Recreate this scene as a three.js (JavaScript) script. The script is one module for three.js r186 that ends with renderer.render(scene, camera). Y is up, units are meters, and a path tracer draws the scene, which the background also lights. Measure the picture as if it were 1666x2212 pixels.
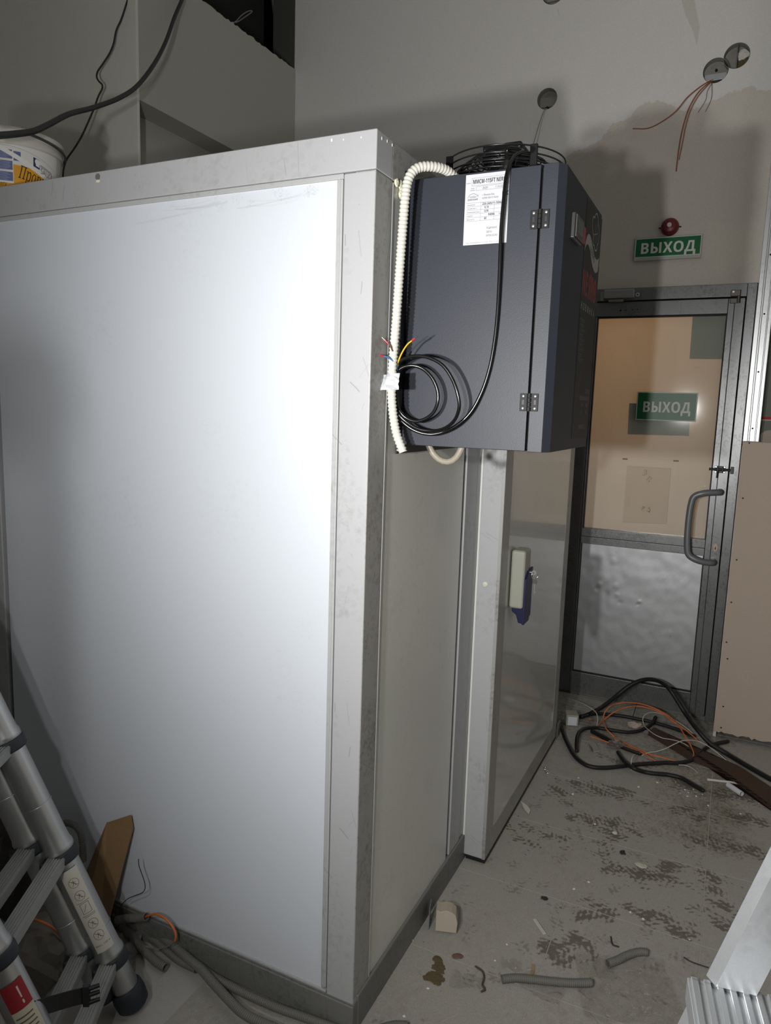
import * as THREE from 'three';
import { RoundedBoxGeometry } from 'three/addons/geometries/RoundedBoxGeometry.js';
import { mergeGeometries } from 'three/addons/utils/BufferGeometryUtils.js';
import { ImprovedNoise } from 'three/addons/math/ImprovedNoise.js';

// ------------------------------------------------------------------ camera, lights, exposure
const scene = new THREE.Scene();
scene.background = new THREE.Color(0x000000);
const camera = new THREE.PerspectiveCamera(70.928, 1666 / 2212, 0.05, 60);
camera.position.set(0.7528, 1.6036, 1.4654);
camera.quaternion.set(-0.06604, 0.22245, 0.03115, 0.97221);
const renderer = new THREE.WebGLRenderer({ antialias: true });
renderer.toneMapping = THREE.LinearToneMapping;
renderer.toneMappingExposure = 0.93;
renderer.shadowMap.enabled = true;
const LAMP_POWER = 8.8;                       // candela of each work lamp along its axis
const LAMP_COLOR = new THREE.Color(1.0, 0.985, 0.96);
const LAMPS = [[0.127, 1.59, 1.385], [0.42, 1.58, 1.74]];
const LAMP_AXIS = [0.30, 0.165, -0.94], LAMP_CONE = 1.45;   // both floods point up the aisle, a little to the right

// ------------------------------------------------------------------ helpers
const noise = new ImprovedNoise();
let seed = 12345;
const rnd = () => { seed = (seed * 1664525 + 1013904223) >>> 0; return seed / 4294967296; };
const rr = (a, b) => a + (b - a) * rnd();
const V = (a) => new THREE.Vector3(a[0], a[1], a[2]);
const baseOf = new Map();
const used = {};
function numbered(n) { const k = used[n] = (used[n] ?? -1) + 1; return k ? n + '_' + String(k).padStart(3, '0') : n; }
function flat(g) { const h = g.index ? g.toNonIndexed() : g; for (const k of Object.keys(h.attributes)) if (!['position', 'normal', 'uv'].includes(k)) h.deleteAttribute(k); if (!h.attributes.uv) h.setAttribute('uv', new THREE.BufferAttribute(new Float32Array(h.attributes.position.count * 2), 2)); return h; }
function merge(list) { return list.length === 1 ? list[0] : mergeGeometries(list.map(flat)); }
// metres as uv, by the axis each face looks along
function boxUV(g) {
  const h = flat(g), p = h.attributes.position, n = h.attributes.normal, uv = new Float32Array(p.count * 2);
  for (let i = 0; i < p.count; i += 3) {
    const a = [0, 0, 0];
    for (let k = 0; k < 3; k++) { a[0] += Math.abs(n.getX(i + k)); a[1] += Math.abs(n.getY(i + k)); a[2] += Math.abs(n.getZ(i + k)); }
    const m = a[0] >= a[1] && a[0] >= a[2] ? 0 : a[1] >= a[2] ? 1 : 2;
    for (let k = 0; k < 3; k++) {
      const x = p.getX(i + k), y = p.getY(i + k), z = p.getZ(i + k);
      uv[2 * (i + k)] = m === 0 ? z : x; uv[2 * (i + k) + 1] = m === 1 ? z : y;
    }
  }
  h.setAttribute('uv', new THREE.BufferAttribute(uv, 2)); return h;
}
// world-space geometry -> a mesh under a thing (things stand at their base)
function mesh(name, geo, mat, parent) {
  const g = Array.isArray(geo) ? merge(geo) : geo;
  const m = new THREE.Mesh(g, mat); m.castShadow = m.receiveShadow = true;
  if (!parent) { m.name = numbered(name); scene.add(m); return m; }
  m.name = name;
  let p = parent, b = null; while (p && !b) { b = baseOf.get(p); p = p.parent; }
  if (b) g.translate(-b[0], -b[1], -b[2]);
  parent.add(m); return m;
}
function thing(name, label, category, pos = [0, 0, 0], group) {
  const o = new THREE.Group(); o.name = numbered(name); scene.add(o); o.position.set(pos[0], pos[1], pos[2]); baseOf.set(o, pos);
  o.userData = { label, category }; if (group) o.userData.group = group; return o;
}
function solo(name, geo, mat, label, category, group) {
  let g = Array.isArray(geo) ? merge(geo) : geo; g.computeBoundingBox(); const b = g.boundingBox;
  const p = [(b.min.x + b.max.x) / 2, b.min.y, (b.min.z + b.max.z) / 2]; g.translate(-p[0], -p[1], -p[2]);
  const m = mesh(name, g, mat); m.position.set(...p); m.userData = { label, category }; if (group) m.userData.group = group; return m;
}
function struct(name, label) { const o = new THREE.Group(); o.name = name; o.userData = { kind: 'structure', label, category: 'structure' }; delete o.userData.category; scene.add(o); return o; }
function B(x0, x1, y0, y1, z0, z1, r = 0.002) {
  const w = x1 - x0, h = y1 - y0, d = z1 - z0, q = Math.min(r, w / 2.01, h / 2.01, d / 2.01);
  const g = q > 0 ? new RoundedBoxGeometry(w, h, d, 1, q) : new THREE.BoxGeometry(w, h, d);
  g.translate((x0 + x1) / 2, (y0 + y1) / 2, (z0 + z1) / 2); return boxUV(g);
}
function cyl(a, b, r0, r1 = r0, n = 20) {
  const A = V(a), C = V(b), d = C.clone().sub(A), g = new THREE.CylinderGeometry(r1, r0, d.length(), n);
  g.applyQuaternion(new THREE.Quaternion().setFromUnitVectors(new THREE.Vector3(0, 1, 0), d.clone().normalize()));
  g.translate((A.x + C.x) / 2, (A.y + C.y) / 2, (A.z + C.z) / 2); return g;
}
const curve = (pts, closed = false) => new THREE.CatmullRomCurve3(pts.map(V), closed, 'centripetal');
function tube(pts, r, { closed = false, seg = 0, n = 8, caps = true } = {}) {
  const c = curve(pts, closed), s = seg || Math.max(8, Math.min(220, Math.round(c.getLength() / Math.max(r * 1.6, 0.006))));
  const g = [new THREE.TubeGeometry(c, s, r, n, closed)];
  if (!closed && caps) for (const t of [0, 1]) { const q = new THREE.SphereGeometry(r, n, 6), p = c.getPoint(t); q.translate(p.x, p.y, p.z); g.push(q); }
  return merge(g);
}
// corrugated conduit: ribs as real rings along the sweep; open ended
function corrugated(pts, r, pitch, depth, n = 14) {
  const c = curve(pts), L = c.getLength(), rings = Math.round(L / pitch), S = rings * 4, fr = c.computeFrenetFrames(S, false);
  const pos = [], uv = [], idx = [];
  const ring = (t, i, rad) => { const p = c.getPointAt(t), N = fr.normals[i], K = fr.binormals[i]; for (let j = 0; j <= n; j++) { const a = j / n * Math.PI * 2, x = Math.cos(a) * rad, y = Math.sin(a) * rad; pos.push(p.x + N.x * x + K.x * y, p.y + N.y * x + K.y * y, p.z + N.z * x + K.z * y); uv.push(j / n, t * L); } };
  for (let i = 0; i <= S; i++) ring(i / S, i, r - depth * [0, 0.15, 1, 0.85][i % 4]);
  for (let i = S; i >= 0; i--) ring(i / S, i, r - depth - 0.0012);
  const T = 2 * (S + 1);
  for (let i = 0; i < T; i++) { const i2 = (i + 1) % T; for (let j = 0; j < n; j++) { const a = i * (n + 1) + j, b = i2 * (n + 1) + j; idx.push(a, b, a + 1, b, b + 1, a + 1); } }
  const g = new THREE.BufferGeometry(); g.setAttribute('position', new THREE.Float32BufferAttribute(pos, 3)); g.setAttribute('uv', new THREE.Float32BufferAttribute(uv, 2)); g.setIndex(idx); g.computeVertexNormals(); return flat(g);
}
// polygon of coplanar-ish points with thickness along a direction
function slab(pts, th, dir = [0, 1, 0]) {
  const D = V(dir).normalize().multiplyScalar(th), n = pts.length, pos = [], quad = (a, b, c) => pos.push(a.x, a.y, a.z, b.x, b.y, b.z, c.x, c.y, c.z);
  const lo = pts.map(V), hi = lo.map((p) => p.clone().add(D));
  const nn = new THREE.Vector3().crossVectors(lo[1].clone().sub(lo[0]), lo[2].clone().sub(lo[0])), flip = nn.dot(D) < 0;
  const Q = (a, b, c) => flip ? quad(a, c, b) : quad(a, b, c);
  for (let i = 1; i < n - 1; i++) { Q(hi[0], hi[i], hi[i + 1]); Q(lo[0], lo[i + 1], lo[i]); }
  for (let i = 0; i < n; i++) { const j = (i + 1) % n; Q(lo[i], lo[j], hi[j]); Q(lo[i], hi[j], hi[i]); }
  const g = new THREE.BufferGeometry(); g.setAttribute('position', new THREE.Float32BufferAttribute(pos, 3)); g.computeVertexNormals(); return boxUV(g);
}
function crumple(r, sx, sy, sz, amp, det = 3, sd = 1) {
  const g = new THREE.IcosahedronGeometry(r, det), p = g.attributes.position;
  for (let i = 0; i < p.count; i++) { const x = p.getX(i), y = p.getY(i), z = p.getZ(i), k = 1 + amp * noise.noise(x / r * 1.7 + sd, y / r * 1.7, z / r * 1.7 + sd * 2) + amp * .5 * noise.noise(x / r * 4 + sd, y / r * 4, z / r * 4); p.setXYZ(i, x * k * sx, y * k * sy, z * k * sz); }
  g.computeVertexNormals(); return g;
}
// open crumpled sheet on the floor
function filmSheet(cx, cz, w, d, rot, h, sd, n = 26, y0 = 0.003) {
  const g = new THREE.PlaneGeometry(w, d, n, n); g.rotateX(-Math.PI / 2); const p = g.attributes.position;
  for (let i = 0; i < p.count; i++) {
    const x = p.getX(i), z = p.getZ(i), e = 1 + .22 * noise.noise(x * 9 + sd, z * 9, sd);
    const y = Math.abs(noise.noise(x * 14 + sd, z * 14, 2) + .6 * noise.noise(x * 33, z * 33 + sd, 5)) * h * 1.6;
    p.setXYZ(i, x * e, y + y0, z * e);
  }
  g.rotateY(rot); g.translate(cx, 0, cz); g.computeVertexNormals(); return g;
}

// ------------------------------------------------------------------ textures
function canvasTex(w, h, draw, { grain = 0, srgb = true } = {}) {
  const c = document.createElement('canvas'); c.width = w; c.height = h; const x = c.getContext('2d'); draw(x, w, h);
  if (grain) { const d = x.getImageData(0, 0, w, h), a = d.data; for (let i = 0; i < a.length; i += 4) { const k = (rnd() - .5) * grain; a[i] += k; a[i + 1] += k; a[i + 2] += k; } x.putImageData(d, 0, 0); }
  const t = new THREE.CanvasTexture(c); if (srgb) t.colorSpace = THREE.SRGBColorSpace; t.wrapS = t.wrapT = THREE.RepeatWrapping; t.anisotropy = 8; return t;
}
function dataTex(w, h, f, srgb = false) {
  const a = new Uint8Array(w * h * 4);
  for (let j = 0; j < h; j++) for (let i = 0; i < w; i++) { const v = f(i / w, j / h); const k = (j * w + i) * 4; if (v.length) { a[k] = v[0]; a[k + 1] = v[1]; a[k + 2] = v[2]; } else a[k] = a[k + 1] = a[k + 2] = Math.max(0, Math.min(255, v)); a[k + 3] = 255; }
  const t = new THREE.DataTexture(a, w, h); t.wrapS = t.wrapT = THREE.RepeatWrapping; t.magFilter = THREE.LinearFilter; t.minFilter = THREE.LinearMipmapLinearFilter; t.generateMipmaps = true; if (srgb) t.colorSpace = THREE.SRGBColorSpace; t.needsUpdate = true; return t;
}
// tileable noise in 0..1
const tn = (u, v, f, s) => { const a = u * Math.PI * 2, b = v * Math.PI * 2, k = f / 6.28; return .5 + .5 * noise.noise(Math.cos(a) * k + s + Math.cos(b) * k * .7, Math.sin(a) * k + s * 1.7 + Math.sin(b) * k * .7, Math.cos(b) * k + Math.sin(b) * k * .3 + s * .3); };
const fine = (u, v) => rnd();
function blot(x, cx, cy, r, col, a, n = 60) { // ragged stain of small dabs
  x.fillStyle = col; for (let i = 0; i < n * 2.5; i++) { const t = rnd() * 6.283, q = rnd() ** .7 * r; x.globalAlpha = a * .8 * rnd(); x.beginPath(); x.ellipse(cx + Math.cos(t) * q, cy + Math.sin(t) * q, rr(.02, .11) * r, rr(.02, .07) * r, rnd() * 3, 0, 6.3); x.fill(); } x.globalAlpha = 1;
}
function scratch(x, w, h, n, col, a, len = 60, vert = .5) { x.strokeStyle = col; for (let i = 0; i < n; i++) { x.globalAlpha = a * rnd(); x.lineWidth = rr(.5, 1.8); x.beginPath(); const px = rnd() * w, py = rnd() * h, t = rnd() < vert ? rr(1.2, 1.9) : rnd() * 3.14, l = len * rnd(); x.moveTo(px, py); x.quadraticCurveTo(px + Math.cos(t) * l * .5 + rr(-3, 3), py + Math.sin(t) * l * .5, px + Math.cos(t) * l, py + Math.sin(t) * l); x.stroke(); } x.globalAlpha = 1; }
const rep = (t, s, oy = s, ox = 0, o2 = 0) => { t.repeat.set(1 / s, 1 / oy); t.offset.set(ox, o2); return t; };

const grainBump = rep(dataTex(256, 256, () => 90 + 120 * rnd()), .35);
const smudgeTex = rep(canvasTex(1024, 1024, (x, w, h) => {
  x.fillStyle = '#f4f4f2'; x.fillRect(0, 0, w, h);
  for (let i = 0; i < 26; i++) blot(x, rnd() * w, rnd() * h, rr(30, 130), '#8d8b84', .09, 70);
  scratch(x, w, h, 240, '#6d6b66', .35, 70, .7); scratch(x, w, h, 90, '#ffffff', .6, 40, .5);
}, { grain: 7 }), 1.1);
const dirtyTex = rep(canvasTex(1024, 1024, (x, w, h) => {
  x.fillStyle = '#e9e8e4'; x.fillRect(0, 0, w, h);
  for (let i = 0; i < 60; i++) blot(x, rnd() * w, rnd() * h, rr(30, 120), '#77756c', .16, 80);
  for (let i = 0; i < 14; i++) blot(x, rnd() * w, rnd() * h, rr(20, 60), '#fbfaf4', .3, 50);
  scratch(x, w, h, 520, '#5d5b55', .4, 120, .8); scratch(x, w, h, 160, '#ffffff', .7, 60, .7);
}, { grain: 10 }), .9);
const dustTex = rep(canvasTex(1024, 1024, (x, w, h) => {
  x.fillStyle = '#f2f1ee'; x.fillRect(0, 0, w, h);
  for (let i = 0; i < 30; i++) blot(x, rnd() * w, rnd() * h, rr(40, 140), '#a39e94', .07, 60);
  for (let i = 0; i < 900; i++) { x.globalAlpha = rnd() * .5; x.fillStyle = rnd() < .5 ? '#fff' : '#8a867c'; x.fillRect(rnd() * w, rnd() * h, rr(1, 3), rr(1, 3)); } x.globalAlpha = 1;
}, { grain: 8 }), .8);
// the big white panel: faint smears and a scuffed strip along its upper edge
const panelTex = canvasTex(1024, 2048, (x, w, h) => {
  x.fillStyle = '#f0f2f5'; x.fillRect(0, 0, w, h);
  const X = (m) => (m + 1.3) / 1.3 * w, Y = (m) => (2.15 - m) / 2.15 * h;
  for (let i = 0; i < 26; i++) blot(x, rnd() * w, rnd() * h, rr(20, 90), '#b5b2a6', .05, 50);
  for (let i = 0; i < 9; i++) { x.strokeStyle = '#8e8c84'; x.globalAlpha = rr(.04, .13); x.lineWidth = rr(1, 5); x.beginPath(); const a = rr(-.55, -.15), b = 2.1 - rr(0, .03); x.moveTo(X(a), Y(b)); x.quadraticCurveTo(X(a - .08), Y(b - .012), X(a - rr(.1, .22)), Y(b - rr(.0, .02))); x.stroke(); }
  for (let i = 0; i < 10; i++) blot(x, X(rr(-.5, -.15)), Y(2.1 - rr(0, .025)), 14, '#8e8c84', .25, 30);
  blot(x, X(-.75), Y(1.3), 40, '#c9bda0', .08, 40); x.globalAlpha = 1;
}, { grain: 4 });
panelTex.repeat.set(1 / 1.3, 1 / 2.15); panelTex.offset.set(1, 0);

// ------------------------------------------------------------------ materials
const lin = (r, g, b) => new THREE.Color(r, g, b);
const M = (color, roughness = .7, metalness = 0, extra = {}) => new THREE.MeshStandardMaterial({ color, roughness, metalness, ...extra });
const Pm = (color, roughness, extra = {}) => new THREE.MeshPhysicalMaterial({ color, roughness, ...extra });
const mat = {
  whitePanel: M(lin(.71, .74, .78), .62, 0, { map: panelTex }),
  coldPanel: Pm(lin(.74, .76, .73), .34, { map: dustTex, clearcoat: .5, clearcoatRoughness: .22 }),
  doorSkin: Pm(lin(.66, .68, .66), .26, { map: dustTex, clearcoat: .8, clearcoatRoughness: .06 }),
  profile: M(lin(.45, .46, .48), .52, .0, { map: smudgeTex }),
  profileDirty: M(lin(.44, .44, .44), .48, .1, { map: dirtyTex }),
  baseProfile: M(lin(.22, .225, .22), .5, .1, { map: dirtyTex }),
  bead: M(lin(.46, .47, .48), .45, 0, { map: smudgeTex }),
  gap: M(lin(.03, .03, .03), .8),
  gasket: M(lin(.75, .75, .73), .5),
  black: M(lin(.004, .0045, .0055), .42),
  blackRubber: M(lin(.006, .006, .0065), .6),
  cable: Pm(lin(.0035, .0035, .0035), .26, { clearcoat: .3, clearcoatRoughness: .15 }),
  oldCable: M(lin(.007, .007, .007), .55),
  unit: M(lin(.021, .0255, .038), .49, 0, { bumpMap: rep(dataTex(256, 256, () => 60 + 140 * rnd()), .16), bumpScale: .00025 }),
  unitFront: M(lin(.020, .023, .027), .55),
  chrome: M(lin(.72, .72, .70), .25, 1),
  steel: M(lin(.6, .6, .6), .3, 1),
  screw: M(lin(.75, .75, .76), .35, .9),
  conduit: M(lin(.62, .61, .55), .5),
  greyConduit: M(lin(.17, .17, .155), .62, 0, { map: dustTex }),
  alu: M(lin(.62, .64, .66), .38, .85, { map: smudgeTex }),
  aluDusty: M(lin(.40, .41, .40), .5, .6, { map: smudgeTex }),
  ladderTube: M(lin(.52, .53, .54), .34, .92, { map: smudgeTex }),
  doorFrame: M(lin(.26, .27, .285), .34, .65, { map: dirtyTex }),
  darkPlastic: M(lin(.018, .024, .034), .55, 0, { map: dirtyTex }),
  orange: M(lin(.62, .17, .04), .5),
  redCopper: M(lin(.30, .09, .04), .5),
  whiteWire: M(lin(.5, .48, .42), .5),
  greyWire: M(lin(.22, .21, .2), .5),
  cardboard: M(lin(.30, .185, .09), .85, 0, { map: dustTex }),
  concrete: M(lin(.33, .32, .29), .9, 0, { map: dustTex, bumpMap: grainBump, bumpScale: .001 }),
  plaster: M(lin(.62, .6, .55), .9),
  gypsumEdge: M(lin(.6, .57, .5), .95),
  dark: M(lin(.008, .008, .008), .95),
  wood: M(lin(.075, .042, .026), .8, 0, { map: dirtyTex }),
};

// ------------------------------------------------------------------ the room
const ZB = -2.616;
// back wall texture, metres 3.2 x 4.6 from x=-2.2, y=0
const wallTex = canvasTex(1400, 2012, (x, w, h) => {
  const S = w / 3.2, X = (m) => (m + 2.2) * S, Y = (m) => h - m * S;
  x.fillStyle = '#d3cec5'; x.fillRect(0, 0, w, h);
  for (let i = 0; i < 80; i++) blot(x, rnd() * w, rnd() * h, rr(30, 150), rnd() < .5 ? '#c4bfb4' : '#d6d1c8', .08, 60);
  // light paint coat over the bare plaster, with its ragged brushed lower edge
  const edge = [[-1.911,2.94,-2.616],[-0.781,2.884,-2.616],[-0.302,2.896,-2.616],[-0.171,2.987,-2.616],[-0.092,3.006,-2.616],[-0.018,3.038,-2.616],[0.024,3.101,-2.616],[0.119,3.122,-2.616],[0.146,3.163,-2.616],[0.189,3.185,-2.616],[0.255,3.184,-2.616],[0.312,3.154,-2.616],[0.38,3.119,-2.616],[0.443,3.127,-2.616],[0.514,3.153,-2.616],[0.584,3.175,-2.616],[0.634,3.178,-2.616],[0.672,3.199,-2.616],[0.705,3.165,-2.616],[0.757,3.159,-2.616]];
  x.fillStyle = '#e4e3e1'; x.beginPath(); x.moveTo(X(-2.2), Y(4.6)); x.lineTo(X(-2.2), Y(2.2));
  for (let i = 0; i < edge.length; i++) { const p = edge[i], q = edge[Math.min(i + 1, edge.length - 1)]; for (let k = 0; k < 8; k++) { const t = k / 8; x.lineTo(X(p[0] + (q[0] - p[0]) * t) + rr(-2, 2), Y(p[1] + (q[1] - p[1]) * t) + rr(-3, 3)); } }
  x.lineTo(X(1), Y(4.6)); x.fill();
  x.strokeStyle = '#e4e3e1'; for (let i = 0; i < 90; i++) { const k = 3 + Math.floor(rnd() * 6), p = edge[k]; x.globalAlpha = .5 * rnd(); x.lineWidth = rr(.6, 2); x.beginPath(); const a = X(p[0] + rr(-.08, .08)), b = Y(p[1] + rr(-.03, .02)); x.moveTo(a, b); x.lineTo(a - rr(5, 30), b + rr(3, 16)); x.stroke(); } x.globalAlpha = 1;
  for (let i = 0; i < 22; i++) blot(x, rr(X(-1.9), X(.8)), rr(Y(4.1), Y(3.0)), rr(20, 90), rnd() < .5 ? '#dcdbd8' : '#ebeae8', .12, 60);
  // lighter plaster patches beside the sign, a darker drip at the top
  x.fillStyle = '#dad4c8'; const pa = [[0.533,2.582,-2.616],[0.639,2.564,-2.616],[0.662,2.541,-2.616],[0.705,2.568,-2.616],[0.762,2.559,-2.616],[0.762,2.385,-2.616],[0.621,2.304,-2.616],[0.538,2.398,-2.616]];
  x.globalAlpha = .45; x.beginPath(); pa.forEach((p, i) => x[i ? 'lineTo' : 'moveTo'](X(p[0]), Y(p[1]))); x.fill(); x.globalAlpha = 1;
  const dr = [[0.32,3.639,-2.616],[0.38,3.627,-2.616],[0.416,3.495,-2.616],[0.41,3.413,-2.616],[0.388,3.48,-2.616],[0.342,3.572,-2.616]]; x.fillStyle = '#cdcac2'; x.globalAlpha = .7; x.beginPath(); dr.forEach((p, i) => x[i ? 'lineTo' : 'moveTo'](X(p[0]), Y(p[1]))); x.fill(); x.globalAlpha = 1;
  scratch(x, w, h, 140, '#8f8b82', .25, 40, .2);
}, { grain: 12 });
wallTex.repeat.set(1 / 3.2, 1 / 4.6); wallTex.offset.set(2.2 / 3.2, 0);
const plasterBump = rep(dataTex(512, 512, (u, v) => 110 + 60 * tn(u, v, 40, 3) + 40 * rnd()), .9);
const wallMat = M(lin(.9, .89, .88), .92, 0, { map: wallTex, bumpMap: plasterBump, bumpScale: .0012 });
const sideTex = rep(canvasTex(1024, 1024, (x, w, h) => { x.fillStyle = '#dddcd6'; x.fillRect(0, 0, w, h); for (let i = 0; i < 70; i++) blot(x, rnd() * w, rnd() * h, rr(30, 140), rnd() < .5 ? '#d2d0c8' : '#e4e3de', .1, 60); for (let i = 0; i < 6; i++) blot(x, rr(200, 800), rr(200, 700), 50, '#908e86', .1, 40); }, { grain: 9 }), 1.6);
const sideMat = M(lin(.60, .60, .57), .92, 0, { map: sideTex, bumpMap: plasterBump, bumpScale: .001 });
const roomMat = M(lin(.78, .77, .75), .95);
const H = 4.4;

const wallBack = struct('wall_back');
{
  const s = new THREE.Shape(); s.moveTo(-1.935, 0); s.lineTo(-.118, 0); s.lineTo(-.118, 2.272); s.lineTo(.79, 2.272); s.lineTo(.79, 0); s.lineTo(.9, 0); s.lineTo(.9, H); s.lineTo(-1.935, H); s.lineTo(-1.935, 0);
  const hole = (cx, cy, r) => { const p = new THREE.Path(); p.absellipse(cx, cy, r, r, 0, 6.2832, true); s.holes.push(p); };
  hole(-.321, 3.279, .054); 
  // the two overlapping holes are one cut-out
  const p = new THREE.Path(), c1 = [.506, 3.287], c2 = [.594, 3.339], R = .058, dx = c2[0] - c1[0], dy = c2[1] - c1[1], a = Math.atan2(dy, dx), o = Math.acos(Math.hypot(dx, dy) / 2 / R);
  p.absarc(c1[0], c1[1], R, a - o, a + o, true); p.absarc(c2[0], c2[1], R, a + Math.PI - o, a + Math.PI + o, true); s.holes.push(p);
  hole(-.32, 3.806, .062);
  const g = new THREE.ExtrudeGeometry(s, { depth: .15, bevelEnabled: false, curveSegments: 24 }); g.translate(0, 0, ZB - .15);
  mesh('plaster_face', g, wallMat, wallBack);
}
const wallLeft = struct('wall_left');
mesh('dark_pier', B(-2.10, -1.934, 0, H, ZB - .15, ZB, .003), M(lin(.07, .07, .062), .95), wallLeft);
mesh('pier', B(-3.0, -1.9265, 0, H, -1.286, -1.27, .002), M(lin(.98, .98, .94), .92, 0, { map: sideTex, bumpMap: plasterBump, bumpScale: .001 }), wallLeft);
{ // boxed-out upper wall with a rough, torn top edge, hollow below
  const s = new THREE.Shape(); const z0 = ZB, z1 = -1.2865; s.moveTo(-z0, 3.014); s.lineTo(-z1, 3.014); s.lineTo(-z1, 3.66);
  for (let i = 0; i <= 70; i++) { const t = i / 70; s.lineTo(-(z1 + (z0 - z1) * t), 3.655 + .025 * t + rr(-.006, .006)); } s.lineTo(-z0, 3.014);
  const g = new THREE.ExtrudeGeometry(s, { depth: .15, bevelEnabled: false }); g.rotateY(Math.PI / 2); g.translate(-2.077, 0, 0);
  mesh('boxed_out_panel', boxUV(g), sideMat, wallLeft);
}
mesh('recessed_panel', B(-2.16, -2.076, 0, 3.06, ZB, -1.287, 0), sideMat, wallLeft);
mesh('void_shade_sheet', B(-2.16, -2.13, 3.06, H, -2.56, -1.29, 0), mat.dark, wallLeft);  // black sheet standing in for the shade deep inside the ceiling void
mesh('side_panel', B(-3.05, -2.95, 0, H, -1.28, 3.2, 0), roomMat, wallLeft);
mesh('wall_front', B(-3.05, 2.6, 0, H, 3.2, 3.3, 0), roomMat).userData.kind = 'structure';
mesh('wall_right', B(2.6, 2.7, 0, H, -2.6, 3.3, 0), roomMat).userData.kind = 'structure';
mesh('ceiling', B(-3.05, 2.7, H, H + .1, -4.3, 3.3, 0), M(lin(.84, .84, .83), .95)).userData.kind = 'structure';
// the dim room behind the glazed door
const backRoom = struct('wall_rear');
mesh('rear_panel', [B(-1.4, 2.0, 0, H, -4.3, -4.2, 0), B(-1.5, -1.4, 0, H, -4.3, ZB - .15, 0), B(1.9, 2.0, 0, H, -4.3, ZB - .15, 0), B(.9, 2.0, 0, H, ZB - .15, ZB - .1, 0)], roomMat, backRoom);

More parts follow.
